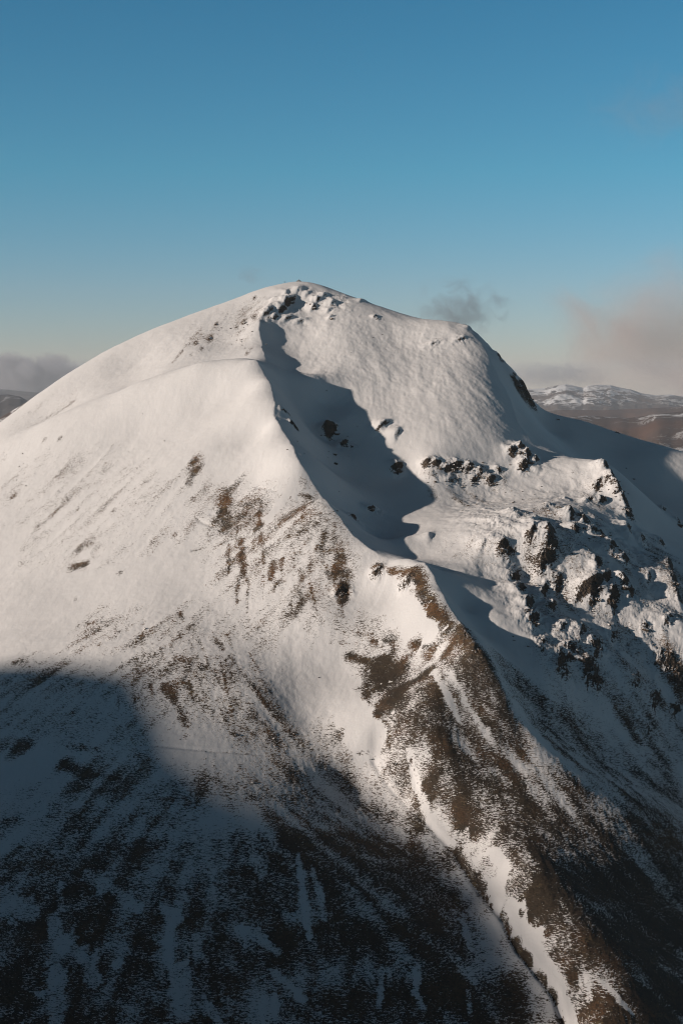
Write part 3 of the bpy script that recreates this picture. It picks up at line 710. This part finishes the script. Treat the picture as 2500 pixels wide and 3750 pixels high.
# ------------------------------------------------------------------ the mountain itself
M_MOUNT = mountain_material()
az = np.concatenate([np.linspace(-24, -14.3, 34)[:-1], np.linspace(-14.3, 14.3, 840), np.linspace(14.3, 24, 34)[1:]])
yy = np.concatenate([np.arange(400, 470, 2.0), np.arange(470, 1236, 0.75), np.arange(1236, 1545, 5.0)])
T = np.tan(np.radians(az))
X = yy[:, None] * T[None, :]
Y = np.repeat(yy[:, None], len(az), 1)
Z, cov, rock, stk, hea = surface(X, Y)
# outer rim runs down to the moor on every side
rim = [(2300.0, -520.0), (3600.0, -712.0)]
for yv, zv in rim:
    X = np.vstack([X, yv * T[None, :]]); Y = np.vstack([Y, np.full((1, len(az)), yv)]); Z = np.vstack([Z, np.full((1, len(az)), zv)])
    cov, rock, stk, hea = (np.vstack([q, np.zeros((1, len(az)))]) for q in (cov, rock, stk, hea))
me = grid_mesh('mountain', X, Y, Z, {'cover': cov, 'rockiness': rock, 'streak': stk, 'heather': hea})
MOUNTAIN = tag(link('mountain', me, None, M_MOUNT), kind='structure')

# ------------------------------------------------------------------ the ridge the camera stands on: left of the frame, it shades the lower slopes
sc_, ss_ = math.cos(SUN_AZ), math.sin(SUN_AZ)
EDGE = [(-60,2440),(0,2430),(180,2425),(300,2430),(430,2445),(560,2472),(635,2600),(725,2740)]
eu = np.array([e[0] for e in EDGE], float); ev = np.array([e[1] for e in EDGE], float)
ea, eb, eY = hit(eu, ev)
ex, ez = ea * eY, eb * eY
es = -ex * ss_ + eY * sc_
eh = ez + (ex * sc_ + eY * ss_) * math.tan(SUN_EL)
LOW = [(430,-154),(455,-142),(480,-133),(503,-128),(530,-125),(545,-123),(563,-122),(588,-118)]
es = np.concatenate([es, [q[0] for q in LOW]]); eh = np.concatenate([eh, [q[1] for q in LOW]])
o = np.argsort(es)
TC0 = -1100.0
es, ecz = es[o], eh[o] - TC0 * math.tan(SUN_EL)
s_tab = np.concatenate([[-400, -150, 0, 180, 330], es, [es[-1] + 25, es[-1] + 90, es[-1] + 300]])
z_tab = np.concatenate([[-120, -30, -2.0, -62, -82], ecz, [ecz[-1] - 26, ecz[-1] - 100, ecz[-1] - 330]])
ks = np.arange(-400, 1000, 6.0); kt = np.arange(-2800, 460, 12.0)
KS, KT = np.meshgrid(ks, kt)
cz = np.interp(KS, s_tab, z_tab)
tc = TC0 * sstep(0, 400, np.clip(KS, 0, 400))
d = np.abs(KT - tc)
KZ = cz - 0.62 * (np.sqrt(d * d + 36) - 6) + np.clip(d / 40, 0, 1) * 5 * fbm(KS / 60, KT / 60, 4, 90)
KX = KT * sc_ - KS * ss_; KY = KT * ss_ + KS * sc_
KZ = np.maximum(KZ, -715.0 + 6 * fbm(KS / 90, KT / 90, 2, 95))
z0 = np.zeros_like(KZ)
me = grid_mesh('near_ridge', KX, KY, KZ, {'cover': z0 + 0.3, 'rockiness': z0, 'streak': z0})
tag(link('near_ridge', me, None, M_MOUNT), kind='structure')
# ------------------------------------------------------------------ far country: moor and hills to the horizon
def far_material(name, base, base2, snow_lo, snow_hi, zscale, amount):
    """brown hill with snow lying in streaks above a height"""
    n = NT(name)
    p = n.pos((1 / 240.0, 1 / 420.0, 1 / 90.0))
    q = n.pos((1 / 900.0, 1 / 900.0, 1 / 250.0))
    g = n.t.nodes.new('ShaderNodeNewGeometry'); sp = n.t.nodes.new('ShaderNodeSeparateXYZ')
    n.t.links.new(g.outputs['Position'], sp.inputs[0])
    hz = n.step(sp.outputs['Z'], snow_lo, snow_hi)
    f1 = n.noise(p, 1.0, 5, 0.62, 0.6); f2 = n.noise(q, 1.0, 3, 0.55)
    vein = n.math('SUBTRACT', 0.5, n.math('ABSOLUTE', n.math('SUBTRACT', f1, 0.5)))     # snow-filled burns and gullies
    k = n.math('ADD', n.math('MULTIPLY', vein, 1.0), n.math('MULTIPLY', f2, 0.35))
    k = n.math('ADD', k, n.math('MULTIPLY', hz, amount))
    snow = n.step(k, 0.72, 0.80)
    col = n.mix(n.step(f2, .35, .65), base, base2)
    col = n.mix(snow, col, (0.60, 0.585, 0.575))
    return n.surface(col, 0.9, None)

M_MOOR = far_material('moor_ground', (0.088, 0.054, 0.038), (0.060, 0.042, 0.032), -640.0, 200.0, 1, -0.02)
M_MIDHILL = far_material('brown_hill', (0.100, 0.056, 0.038), (0.064, 0.042, 0.031), -660.0, -100.0, 1, 0.09)
M_FARHILL = far_material('snowy_far_hill', (0.085, 0.060, 0.048), (0.055, 0.045, 0.040), -600.0, -120.0, 1, 0.17)

def polar(az0, az1, nc, rows):
    a = np.tan(np.radians(np.linspace(az0, az1, nc)))
    R = np.array(rows)
    return R[:, None] * a[None, :], np.repeat(R[:, None], nc, 1)

mxx, myy = polar(-22, 22, 420, np.geomspace(2600, 29500, 360))
mz = -705 + 34 * fbm(mxx / 1500, myy / 1500, 4, 120) * np.clip((myy - 2600) / 1500, 0, 1)
tag(link('moor', grid_mesh('moor', mxx, myy, mz), None, M_MOOR), kind='structure')

def far_hill(name, prof, Y0, d0, d1, mat, seed, rel=26, nc=300, base=-725.0, wob=500.0):
    """hill range whose crest follows a profile (photo column, row) at distance Y0; d0, d1: run in front and behind"""
    us = np.array([p[0] for p in prof], float); vs = np.array([p[1] for p in prof], float)
    uu = np.linspace(us[0], us[-1], nc)
    vv = np.interp(uu, us, vs)
    sl = np.array([ray(u, v) for u, v in zip(uu, vv)])
    tt = np.concatenate([np.linspace(-1, 0, 70), np.linspace(0, 1, 24)[1:]])
    yc = Y0 + wob * fbm(uu / 260, uu * 0 + seed, 3, seed)
    Yg = yc[None, :] + np.where(tt < 0, tt * d0, tt * d1)[:, None]
    Xg = sl[:, 0][None, :] * Yg
    crest = sl[:, 1] * yc
    sh = np.where(tt < 0, 1 - np.abs(tt) ** 1.25, 1 - np.abs(tt) ** 1.5)[:, None]
    ends = sstep(0, 0.04, np.linspace(0, 1, nc)) * (1 - sstep(0.96, 1, np.linspace(0, 1, nc)))
    Zg = base + (crest * ends + base * (1 - ends) - base)[None, :] * sh
    lump = ridged(Xg / 700, Yg / 900, 4, seed + 3)
    Zg = Zg + rel * lump * np.clip(4 * (1 - sh), 0, 1) * np.clip(sh * 3, 0, 1)
    o = link(name, grid_mesh(name, Xg, Yg, Zg), None, mat)
    return tag(o, kind='structure')

# right: brown moorland ridges, then the snowy hills
far_hill('moorland_ridge', [(1250,1620),(1600,1575),(1900,1552),(2050,1530),(2150,1522),(2300,1531),(2420,1514),(2500,1506),(2700,1500),(3000,1520)], 9500, 4200, 2200, M_MIDHILL, 210, 30)
far_hill('moorland_ridge', [(1500,1560),(1900,1522),(2050,1500),(2200,1502),(2350,1496),(2500,1488),(2800,1490)], 14500, 2600, 1800, M_MIDHILL, 230, 22)
far_hill('snowy_hills', [(1500,1440),(1800,1434),(1935,1424),(1990,1421),(2040,1410),(2070,1406),(2110,1414),(2135,1420),(2150,1413),(2185,1409),(2235,1410),(2270,1419),(2310,1426),(2350,1440),(2400,1447),(2450,1444),(2500,1452),(2650,1446),(2900,1455)], 22500, 5200, 2500, M_FARHILL, 250, 46, 420)
# left: a dark hill, a snowy one under the cloud, and a brown slope
far_hill('brown_slope', [(-500,1650),(-120,1600),(0,1530),(90,1476),(170,1432),(260,1400),(420,1390)], 7000, 2600, 1200, M_MIDHILL, 310, 16)
far_hill('dark_hill', [(-600,1470),(-200,1452),(-60,1448),(30,1444),(75,1452),(120,1478),(200,1510),(400,1540)], 12500, 3200, 1500, far_material('dark_hill_ground', (0.050, 0.042, 0.040), (0.035, 0.032, 0.032), -620.0, -200.0, 1, 0.05), 330, 34)
far_hill('snowy_hills', [(-900,1420),(-300,1428),(0,1424),(100,1434),(260,1446),(420,1440),(700,1436),(1200,1432),(1520,1440)], 24000, 5000, 2500, far_material('grey_far_hill', (0.075, 0.058, 0.05), (0.05, 0.044, 0.042), -560.0, -100.0, 1, 0.03), 350, 40, 420)

# the air: one closed box of thin even haze over the whole country
def box_mesh(name, x0, x1, y0, y1, z0, z1):
    v = [(x, y, z) for x in (x0, x1) for y in (y0, y1) for z in (z0, z1)]
    f = [(0, 1, 3, 2), (4, 6, 7, 5), (0, 4, 5, 1), (2, 3, 7, 6), (0, 2, 6, 4), (1, 5, 7, 3)]
    me = bpy.data.meshes.new(name); me.from_pydata(v, [], f); me.update()
    return me

hz = bpy.data.materials.new('thin_haze'); hz.use_nodes = True
ht = hz.node_tree; ht.nodes.clear()
ho = ht.nodes.new('ShaderNodeOutputMaterial'); hv = ht.nodes.new('ShaderNodeVolumePrincipled')
hv.inputs['Color'].default_value = (0.86, 0.88, 0.92, 1)
hv.inputs['Density'].default_value = 2.0e-5
hv.inputs['Anisotropy'].default_value = 0.1
ht.links.new(hv.outputs[0], ho.inputs['Volume'])
HAZE_TOP = 270.0
o = link('haze', box_mesh('haze', -14500, 14500, -2600, 30500, -780, HAZE_TOP), None, hz)
tag(o, kind='stuff')

# ------------------------------------------------------------------ clouds, beyond the haze
def cloud_mesh(name, seed, lumps, sub=4):
    bm = bmesh.new()
    bmesh.ops.create_icosphere(bm, subdivisions=sub, radius=1.0)
    me = bpy.data.meshes.new(name); bm.to_mesh(me); bm.free()
    return me

def cloud(label, u, v, Y, wu, hv_, thick, dens, colour, scale, edge, seed, fuzz=0.8, soft=1.0):
    x, y, z = at(u, v, Y)
    sx_ = 0.5 * wu * Y / FPX; sz_ = 0.5 * hv_ * Y / FPX
    me = cloud_mesh('cloud', seed, 0)
    n = NT('cloud_vapour')
    tcn = n.t.nodes.new('ShaderNodeTexCoord')
    # distance from the centre of the unit ball the cloud fills
    ln = n.t.nodes.new('ShaderNodeVectorMath'); ln.operation = 'LENGTH'
    n.t.links.new(tcn.outputs['Object'], ln.inputs[0])
    mp = n.t.nodes.new('ShaderNodeMapping')
    k = scale
    mp.inputs['Scale'].default_value = (k * sx_ / sz_, k * thick / sz_, k)
    mp.inputs['Location'].default_value = (seed * 3.7, seed * 1.9, seed * 2.3)
    n.t.links.new(tcn.outputs['Object'], mp.inputs['Vector'])
    f = n.noise(mp.outputs[0], 1.0, 7, 0.62, 0.9)
    body = n.math('SUBTRACT', 1.0, ln.outputs['Value'])
    d = n.math('ADD', n.math('MULTIPLY', body, soft), n.math('MULTIPLY', n.math('SUBTRACT', f, 0.5), 2.8))
    d = n.step(d, edge, edge + fuzz)
    d = n.math('MULTIPLY', d, n.step(body, 0.0, 0.45))
    d = n.math('MULTIPLY', d, dens / thick)
    vol = n.t.nodes.new('ShaderNodeVolumePrincipled')
    vol.inputs['Color'].default_value = (*colour, 1)
    vol.inputs['Anisotropy'].default_value = 0.2
    n.t.links.new(d, vol.inputs['Density'])
    n.t.links.new(vol.outputs[0], n.out.inputs['Volume'])
    o = link('cloud', me, None, n.m)
    o.location = (x, y, z); o.scale = (sx_, thick, sz_)
    return tag(o, label, 'cloud')

CY = 35500.0
cloud('bank of grey cloud low on the horizon at the left edge', 60, 1395, CY, 860, 240, 1800, 8.0, (0.58, 0.56, 0.58), 1.5, 0.10, 1, 0.45)
cloud('wide soft pinkish-grey cloud over the far snowy hills at the right edge', 2430, 1250, CY, 1150, 800, 2000, 1.9, (1.0, 0.80, 0.73), 1.2, 0.05, 2, 1.25)
cloud('small dark wisp of cloud just above the right shoulder of the mountain', 1680, 1130, CY, 520, 340, 1000, 1.3, (0.42, 0.44, 0.48), 2.2, 0.34, 3, 0.8)
cloud('low blue-grey cloud strip resting on the far snowy hills', 2020, 1372, CY, 620, 130, 1500, 1.3, (0.55, 0.57, 0.62), 1.5, 0.12, 4, 0.8)
cloud('faint thin high cloud patch at the upper right of the sky', 2400, 400, CY, 760, 420, 1500, 0.25, (0.80, 0.62, 0.55), 1.4, 0.2, 5, 1.0)
cloud('faint grey wisp just above the left side of the summit', 915, 1005, CY, 140, 120, 600, 0.3, (0.45, 0.45, 0.5), 1.6, 0.25, 6, 0.8)
# ------------------------------------------------------------------ rocks lying on the mountain
def rock_material():
    n = NT('snow_capped_rock')
    p = n.pos((1, 1, 1))
    g = n.t.nodes.new('ShaderNodeNewGeometry')
    pw = g.outputs['Position']
    nz = n.normal_z()
    w = n.math('MULTIPLY', n.math('SUBTRACT', n.noise(pw, 0.9, 4, 0.65), 0.5), 1.5)
    snow = n.step(n.math('ADD', nz, w), 0.36, 0.48)
    c = n.mix(n.step(n.noise(pw, 0.5, 4, 0.6), .35, .65), (0.052, 0.040, 0.030), (0.115, 0.078, 0.052))
    c = n.mix(n.step(n.noise(pw, 2.3, 4, 0.65), .48, .7), c, (0.022, 0.019, 0.016))
    c = n.mix(snow, c, SNOW_A)
    nb = n.bump(n.voronoi(pw, 1.1), 0.9, 0.8)
    nb = n.bump(n.noise(pw, 1.6, 4, 0.65), 0.35, 0.7, nb)
    return n.surface(c, 0.85, nb)
M_ROCK = rock_material()

def hull_block(bm, rng, c, r, n=13):
    pts = []
    for _ in range(n):
        d = Vector((rng.gauss(0, 1), rng.gauss(0, 1), rng.gauss(0, 1))).normalized()
        # blocky: push the directions towards a box
        m = max(abs(d.x), abs(d.y), abs(d.z))
        d = d * (0.55 + 0.45 / m) * rng.uniform(0.8, 1.05)
        pts.append(bm.verts.new((c[0] + d.x * r[0], c[1] + d.y * r[1], c[2] + d.z * r[2])))
    res = bmesh.ops.convex_hull(bm, input=pts)
    junk = [e for e in res['geom_interior'] if isinstance(e, bmesh.types.BMVert)]
    junk += [e for e in res['geom_unused'] if isinstance(e, bmesh.types.BMVert)]
    if junk:
        bmesh.ops.delete(bm, geom=list(set(junk)), context='VERTS')

def boulder_mesh(seed):
    rng = random.Random(seed)
    bm = bmesh.new()
    hull_block(bm, rng, (0, 0, 0.1), (0.5, 0.45, 0.42), 16)
    bmesh.ops.bevel(bm, geom=list(bm.edges), offset=0.05, segments=1, affect='EDGES')
    bmesh.ops.recalc_face_normals(bm, faces=list(bm.faces))
    me = bpy.data.meshes.new('boulder'); bm.to_mesh(me); bm.free()
    me.materials.append(M_ROCK)
    return me

def outcrop_mesh(seed):
    """stacked, tilted blocks with ledges between them"""
    rng = random.Random(seed)
    bm = bmesh.new()
    for k in range(14):
        x = rng.uniform(-.46, .46); y = rng.uniform(-.28, .28)
        top = 0.55 - 0.7 * abs(x) - 0.25 * rng.random()
        hull_block(bm, rng, (x, y, top * 0.4 - 0.15), (rng.uniform(.07, .17), rng.uniform(.09, .19), max(.10, top * rng.uniform(.5, .8))), 12)
    bmesh.ops.recalc_face_normals(bm, faces=list(bm.faces))
    me = bpy.data.meshes.new('rock_outcrop'); bm.to_mesh(me); bm.free()
    me.materials.append(M_ROCK)
    return me

BOULDERS = [boulder_mesh(s) for s in range(1, 10)]
OUTCROPS = [outcrop_mesh(s) for s in range(21, 29)]
NR = random.Random(77)

def on_ground(us, vs):
    """ground points under photo pixels, on the finished surface"""
    a, b, Y = hit(us, vs, FINE, 400, 1330)
    Yq = np.nan_to_num(Y, nan=900.0)
    x = a * Yq
    z = surface(x, Yq)[0]
    return x, Y, z

# coarse copy of the finished surface for placing things
fx_, fy_ = np.meshgrid(gx, gy)
FINE = surface(fx_, fy_)[0]

def place(name, meshes, u, v, px, label, group=None, squash=(1, 1, 1), sink=0.12, cat=None, xyz=None):
    x, y, z = xyz
    s = px * y / FPX
    o = link(name, NR.choice(meshes))
    o.location = (x, y, z - sink * s)
    o.scale = (s * squash[0], s * squash[1] * NR.uniform(.8, 1.1), s * squash[2] * NR.uniform(.85, 1.1))
    o.rotation_euler = (NR.uniform(-.2, .2), NR.uniform(-.2, .25), NR.uniform(-.6, .6))
    return tag(o, label, cat, group)

ROCKS = [  # (column, row, width px, kind, label)
 (1208,1612,46,'o','left one of two dark rock outcrops high in the blue shadowed bowl'),
 (1264,1634,42,'o','right one of two dark rock outcrops high in the blue shadowed bowl'),
 (1232,1588,26,'b','snow-capped rock catching the sun inside the shadowed bowl'),
 (1458,1722,36,'o','dark rock face on the right edge of the bowl shadow, left of the rock band'),
 (1362,1868,24,'b','dark rock low in the shadowed bowl, right of a smaller pair'),
 (1225,1665,22,'b','small dark rock just below the two outcrops in the shadowed bowl'),
 (1228,1698,22,'b','second small dark rock further below the two outcrops in the shadowed bowl'),
 (1910,1662,44,'o','upper dark crag in the notch under the right buttress'),
 (1940,1690,52,'o','largest dark crag in the notch under the right buttress'),
 (1906,1716,40,'o','lower dark crag in the notch under the right buttress'),
 (1880,1368,30,'o','small rock knob on the right skyline above the dark rock tower'),
 (1898,1415,44,'o','dark rock tower leaning from the right skyline of the mountain'),
 (1938,1462,34,'o','lower dark rock step on the right skyline below the rock tower'),
 (1570,1704,32,'o','leftmost snow-dusted rock of the band at the foot of the headwall'),
 (1612,1712,38,'o','second snow-dusted rock from the left in the headwall rock band'),
 (1660,1722,36,'o','third snow-dusted rock from the left in the headwall rock band'),
 (1706,1730,38,'o','fourth snow-dusted rock from the left in the headwall rock band'),
 (1755,1745,40,'o','fifth snow-dusted rock from the left in the headwall rock band'),
 (1802,1772,44,'o','brown rock prow ending the headwall rock band on the right'),
 (2225,1745,34,'o','upper rock rib of the dark cliff on the right side of the buttress'),
 (2258,1800,42,'o','middle rock rib of the dark cliff on the right side of the buttress'),
 (2290,1866,38,'o','lowest rock rib of the dark cliff on the right side of the buttress'),
 (1900,1895,30,'o','brown-faced rock on the upper edge of the snowy bench'),
 (1843,2012,34,'b','brown boulder half buried in the sunlit snowy bench'),
 (2014,2004,52,'o','steep brown crag jutting over the shaded hollow on the bench'),
 (2136,1936,46,'o','dark blocky crag on the knoll below the buttress cliff'),
 (2204,1966,26,'b','square brown rock right of the dark blocky crag'),
 (2255,2040,44,'o','snow-streaked crag on the ridge between two long shadows'),
 (2190,2078,26,'o','small rock step on the right end of a smooth snow dome'),
 (2288,2148,40,'b','snow-topped free-standing boulder in the shaded hollow at right'),
 (2178,2190,56,'o','broad dark crag above the large round shadow at right'),
 (2245,2212,50,'o','brown crag beside the broad dark crag at right'),
 (1932,2232,52,'o','upper face of the long dark cliff right of the brown crest'),
 (1958,2286,48,'o','lower face of the long dark cliff right of the brown crest'),
 (2184,2376,44,'o','dark rock streak on the right side of a snowy knoll'),
 (2155,2468,46,'o','snow-capped crag low on the broken slope above the blue shade'),
 (2052,2440,34,'o','brown rock left of the snow-capped low crag'),
 (2363,2309,36,'b','isolated rounded brown boulder on open sunlit snow near the right edge'),
 (2428,2310,16,'b','small brown stone right of the isolated rounded boulder'),
 (2452,2446,52,'o','dark crag near the right edge above speckled snow'),
 (2470,2140,48,'o','tall dark cliff at the right edge of the picture'),
 (2488,1925,34,'b','sunlit snow-capped rock in the blue shade at the right edge'),
 (1718,1852,22,'b','brown boulder on the smooth snow under the rock band'),
 (1878,1840,20,'b','pale snow-capped boulder below the notch crags'),
 (2008,1870,20,'b','snow-capped boulder with a long shadow on the upper bench'),
 (1385,2092,28,'o','brown rock beside a small snow hollow on the spur crest'),
 (1255,2178,36,'o','dark red-brown outcrop low on the speckled spur face'),
 (1735,2385,34,'o','brown rock step along the lower spur crest'),
 (1447,2798,30,'o','dark earthy bank where the stream gully opens'),
 (1362,2778,22,'o','small dark rock at the left head of the stream gully'),
 (1167,2482,9,'b','lone dark stone on the smooth snow of the gully'),
 (864,2692,16,'b','dark stone on the pale slope above the long track'),
 (925,2868,16,'b','dark stone below the long track at the edge of the shade'),
 (530,2305,20,'b','dark brown stone on the sunlit left knoll'),
 (2255,1584,34,'o','dark rocks on the shaded ridge line at right'),
 (2043,1537,16,'b','small rock on the shaded slope below the right skyline'),
 (1214,1168,20,'b','dark boulder on the snow right of the summit crags'),
 (1380,1168,14,'b','lone small rock high on the sunlit headwall'),
 (720,1258,16,'b','dark rock on the pale flank left of the summit, lowest of its line'),
 (768,1240,24,'b','long brown rock on the pale flank left of the summit'),
 (790,1188,18,'b','upper brown rock on the pale flank left of the summit'),
 (893,1184,22,'b','brown rock just left of the arete below the summit'),
 (932,1088,10,'b','small dark rock high on the left side of the summit cone'),
 (1152,1128,22,'b','dark crag with a hanging shadow right of the summit hollow'),
 (1070,1108,20,'b','sunlit snow-plastered crag right above the summit hollow'),
 (985,1160,26,'o','dark rocks at the foot of the summit crags on the arete'),
]
xr, yr, zr = on_ground([r[0] for r in ROCKS], [r[1] for r in ROCKS])
for k, (u, v, px, kd, lab) in enumerate(ROCKS):
    if np.isfinite(yr[k]):
        if kd == 'o':
            place('rock_outcrop', OUTCROPS, u, v, px * (0.62 if v < 1200 else 0.82), lab, None, (1.0, 0.8, 0.85), 0.02, 'rock', (xr[k], yr[k], zr[k]))
        else:
            place('boulder', BOULDERS, u, v, px, lab, None, (1.0, 0.9, 0.8), 0.05, 'boulder', (xr[k], yr[k], zr[k]))

SCATTER = [  # (group, label, centre column, row, half-width, half-height, count, smallest px, largest px)
 ('stones left of the summit', 'small dark stone on the flank left of the summit', 850, 1220, 95, 75, 20, 6, 11),
 ('stones on the summit cone', 'small stone right of the summit crags', 1200, 1110, 90, 45, 15, 7, 13),
 ('stones on the headwall', 'tiny stone on the sunlit headwall', 1480, 1260, 240, 90, 9, 5, 8),
 ('stones in the shaded bowl', 'small dark stone in the blue shadowed bowl', 1220, 1660, 120, 170, 13, 7, 14),
 ('upper rocks of the headwall band', 'small rock in the upper half of the headwall rock band', 1690, 1708, 135, 16, 24, 9, 18),
 ('lower rocks of the headwall band', 'small rock in the lower half of the headwall rock band', 1700, 1768, 135, 18, 24, 9, 18),
 ('rocks around the notch crags', 'small rock around the notch crags', 1925, 1690, 50, 45, 10, 9, 17),
 ('stones below the rock band', 'small stone between rock band and bench', 1880, 1825, 230, 55, 18, 7, 13),
 ('rocks of the buttress cliff', 'small rock on the buttress cliff', 2245, 1810, 60, 95, 15, 9, 17),
 ('rocks on the broken benches', 'small rock on the broken benches at right', 2130, 2030, 210, 130, 32, 9, 20),
 ('rocks below the benches', 'small rock among shadowed crags below the benches', 2120, 2290, 220, 150, 32, 9, 20),
 ('stones on the right-hand slope', 'small stone on the speckled right-edge slope', 2400, 2480, 90, 200, 28, 8, 15),
 ('stones on the left slope', 'tiny dark stone on the sunlit left slope', 420, 1820, 330, 220, 20, 5, 10),
 ('stones at the far left', 'small dark stone on snow at the far left edge', 60, 1720, 60, 120, 8, 6, 11),
 ('stones on the left knoll', 'small dark stone on the grassy left knoll', 700, 2480, 280, 170, 18, 6, 11),
 ('stones above the gully', 'small dark stone left of the stream gully', 1100, 2760, 220, 90, 14, 6, 12),
 ('stones in the big shadow', 'small dark stone in the large left shadow', 330, 2650, 300, 150, 15, 6, 12),
]
ONES = ['', 'first', 'second', 'third', 'fourth', 'fifth', 'sixth', 'seventh', 'eighth', 'ninth', 'tenth', 'eleventh', 'twelfth', 'thirteenth', 'fourteenth', 'fifteenth', 'sixteenth', 'seventeenth', 'eighteenth', 'nineteenth', 'twentieth']
def nth(k):
    return ONES[k] if k <= 20 else 'twenty-' + ONES[k - 20] if k < 30 else 'thirtieth' if k == 30 else 'thirty-' + ONES[k - 30]
for grp, lab, cu_, cv_, hw, hh, cnt, p0, p1 in SCATTER:
    us = np.array(sorted(cu_ + hw * NR.gauss(0, .55) for _ in range(cnt))); vs = np.array([cv_ + hh * NR.gauss(0, .55) for _ in range(cnt)])
    xs, ys, zs = on_ground(us, vs)
    order = 0
    for k in range(cnt):
        if np.isfinite(ys[k]) and ys[k] < 1200 and 4 < us[k] < 2496:
            px = p0 + (p1 - p0) * NR.random() ** 2
            order += 1
            place('stone', BOULDERS, us[k], vs[k], px, lab + ', ' + nth(order) + ' from the left', grp, (1.0, 0.85, 0.7), 0.02, 'stone', (xs[k], ys[k], zs[k]))

# ------------------------------------------------------------------ the summit: cairn and walker
def ridge_point(u, lo=1150, hi=1260):
    """highest point of the skyline on a photo column"""
    a = (u - 1250.0) / FPX / (CP + 0.15 * SP)
    Ys = np.arange(lo, hi, 0.5)
    zz = surface(a * Ys, Ys)[0]
    k = int(np.argmax(zz / Ys))
    return a * Ys[k], Ys[k], zz[k]

cx, cy, cz_ = ridge_point(1094)
cairn = link('cairn', None)
cairn.location = (cx, cy, cz_)
tag(cairn, 'low snow-plastered stone cairn on the very top of the mountain', 'cairn')
STONES = [boulder_mesh(s) for s in range(41, 46)]
rr = random.Random(9)
for ring, (n_, rad, zz) in enumerate([(12, 1.9, 0.0), (9, 1.35, 0.38), (6, .85, 0.74), (3, .42, 1.05), (1, 0, 1.32)]):
    for k in range(n_):
        a = 2 * math.pi * (k + .5 * ring) / n_
        o = link('cairn_stone', rr.choice(STONES), cairn)
        o.location = (rad * math.cos(a), rad * math.sin(a) * .8, zz + rr.uniform(-.05, .05))
        q = rr.uniform(.85, 1.15)
        o.scale = (q, q * .85, q * .62)
        o.rotation_euler = (rr.uniform(-.2, .2), rr.uniform(-.2, .2), rr.uniform(0, 6.28))

def person(u):
    x, y, z = ridge_point(u)
    J = {'pelvis': (0, 0, .95, .135), 'waist': (0, .01, 1.12, .13), 'chest': (0, .02, 1.34, .155), 'neck': (0, .0, 1.50, .065), 'head': (0, -.02, 1.63, .10), 'crown': (0, -.01, 1.74, .075),
         'sh_l': (-.19, .01, 1.43, .068), 'el_l': (-.27, .03, 1.16, .052), 'wr_l': (-.27, -.08, .92, .04), 'ha_l': (-.27, -.12, .84, .042),
         'sh_r': (.19, .01, 1.43, .068), 'el_r': (.28, .02, 1.16, .052), 'wr_r': (.30, -.10, .93, .04), 'ha_r': (.30, -.14, .85, .042),
         'hp_l': (-.10, 0, .90, .10), 'kn_l': (-.12, -.03, .50, .072), 'an_l': (-.13, .03, .10, .055), 'to_l': (-.14, -.14, .045, .045),
         'hp_r': (.10, 0, .90, .10), 'kn_r': (.13, -.02, .50, .072), 'an_r': (.15, .05, .10, .055), 'to_r': (.17, -.12, .045, .045)}
    E = [('pelvis', 'waist'), ('waist', 'chest'), ('chest', 'neck'), ('neck', 'head'), ('head', 'crown')]
    for s in 'lr':
        E += [('chest', 'sh_' + s), ('sh_' + s, 'el_' + s), ('el_' + s, 'wr_' + s), ('wr_' + s, 'ha_' + s), ('pelvis', 'hp_' + s), ('hp_' + s, 'kn_' + s), ('kn_' + s, 'an_' + s), ('an_' + s, 'to_' + s)]
    names = list(J)
    me = bpy.data.meshes.new('person')
    me.from_pydata([J[k][:3] for k in names], [(names.index(a), names.index(b)) for a, b in E], [])
    n = NT('walker_clothing')
    g = n.t.nodes.new('ShaderNodeTexCoord'); sp = n.t.nodes.new('ShaderNodeSeparateXYZ')
    n.t.links.new(g.outputs['Object'], sp.inputs[0])
    c = n.mix(n.step(sp.outputs['Z'], .12, .13), (.03, .025, .02), (.018, .018, .022))       # boots, trousers
    c = n.mix(n.step(sp.outputs['Z'], .93, .95), c, (.03, .032, .045))                          # jacket
    c = n.mix(n.step(sp.outputs['Z'], 1.50, 1.52), c, (.42, .26, .19))                           # face
    n.surface(c, .8)
    o = link('person', me, None, n.m)
    o.modifiers.new('skin', 'SKIN'); sub = o.modifiers.new('smooth', 'SUBSURF'); sub.levels = 2; sub.render_levels = 2
    lay = me.skin_vertices[0] if len(me.skin_vertices) else None
    if lay is None:
        bm = bmesh.new(); bm.from_mesh(me); bm.verts.layers.skin.verify(); bm.to_mesh(me); bm.free(); lay = me.skin_vertices[0]
    for i, k in enumerate(names):
        lay.data[i].radius = (J[k][3], J[k][3]); lay.data[i].use_root = (k == 'pelvis')
    o.location = (x, y, z - .03); o.rotation_euler = (0, 0, math.radians(25))
    tag(o, 'lone walker in dark clothes standing on the skyline left of the cairn', 'person')
    # woollen hat and rucksack
    bm = bmesh.new(); bmesh.ops.create_uvsphere(bm, u_segments=14, v_segments=8, radius=.115)
    for v_ in bm.verts:
        v_.co.z = max(v_.co.z, -.01) * 1.05
    m2 = bpy.data.meshes.new('hat'); bm.to_mesh(m2); bm.free()
    nn = NT('dark_wool'); nn.surface((.02, .02, .025), .9)
    h = link('hat', m2, o, nn.m); h.location = (0, -.01, 1.69)
    bm = bmesh.new(); bmesh.ops.create_cube(bm, size=1.0); bmesh.ops.scale(bm, vec=(.30, .18, .48), verts=bm.verts)
    bmesh.ops.bevel(bm, geom=list(bm.edges), offset=.05, segments=2, affect='EDGES')
    m3 = bpy.data.meshes.new('rucksack'); bm.to_mesh(m3); bm.free()
    nn = NT('dark_nylon'); nn.surface((.025, .022, .03), .6)
    h = link('rucksack', m3, o, nn.m); h.location = (0, .23, 1.25)
    return o
person(1042)
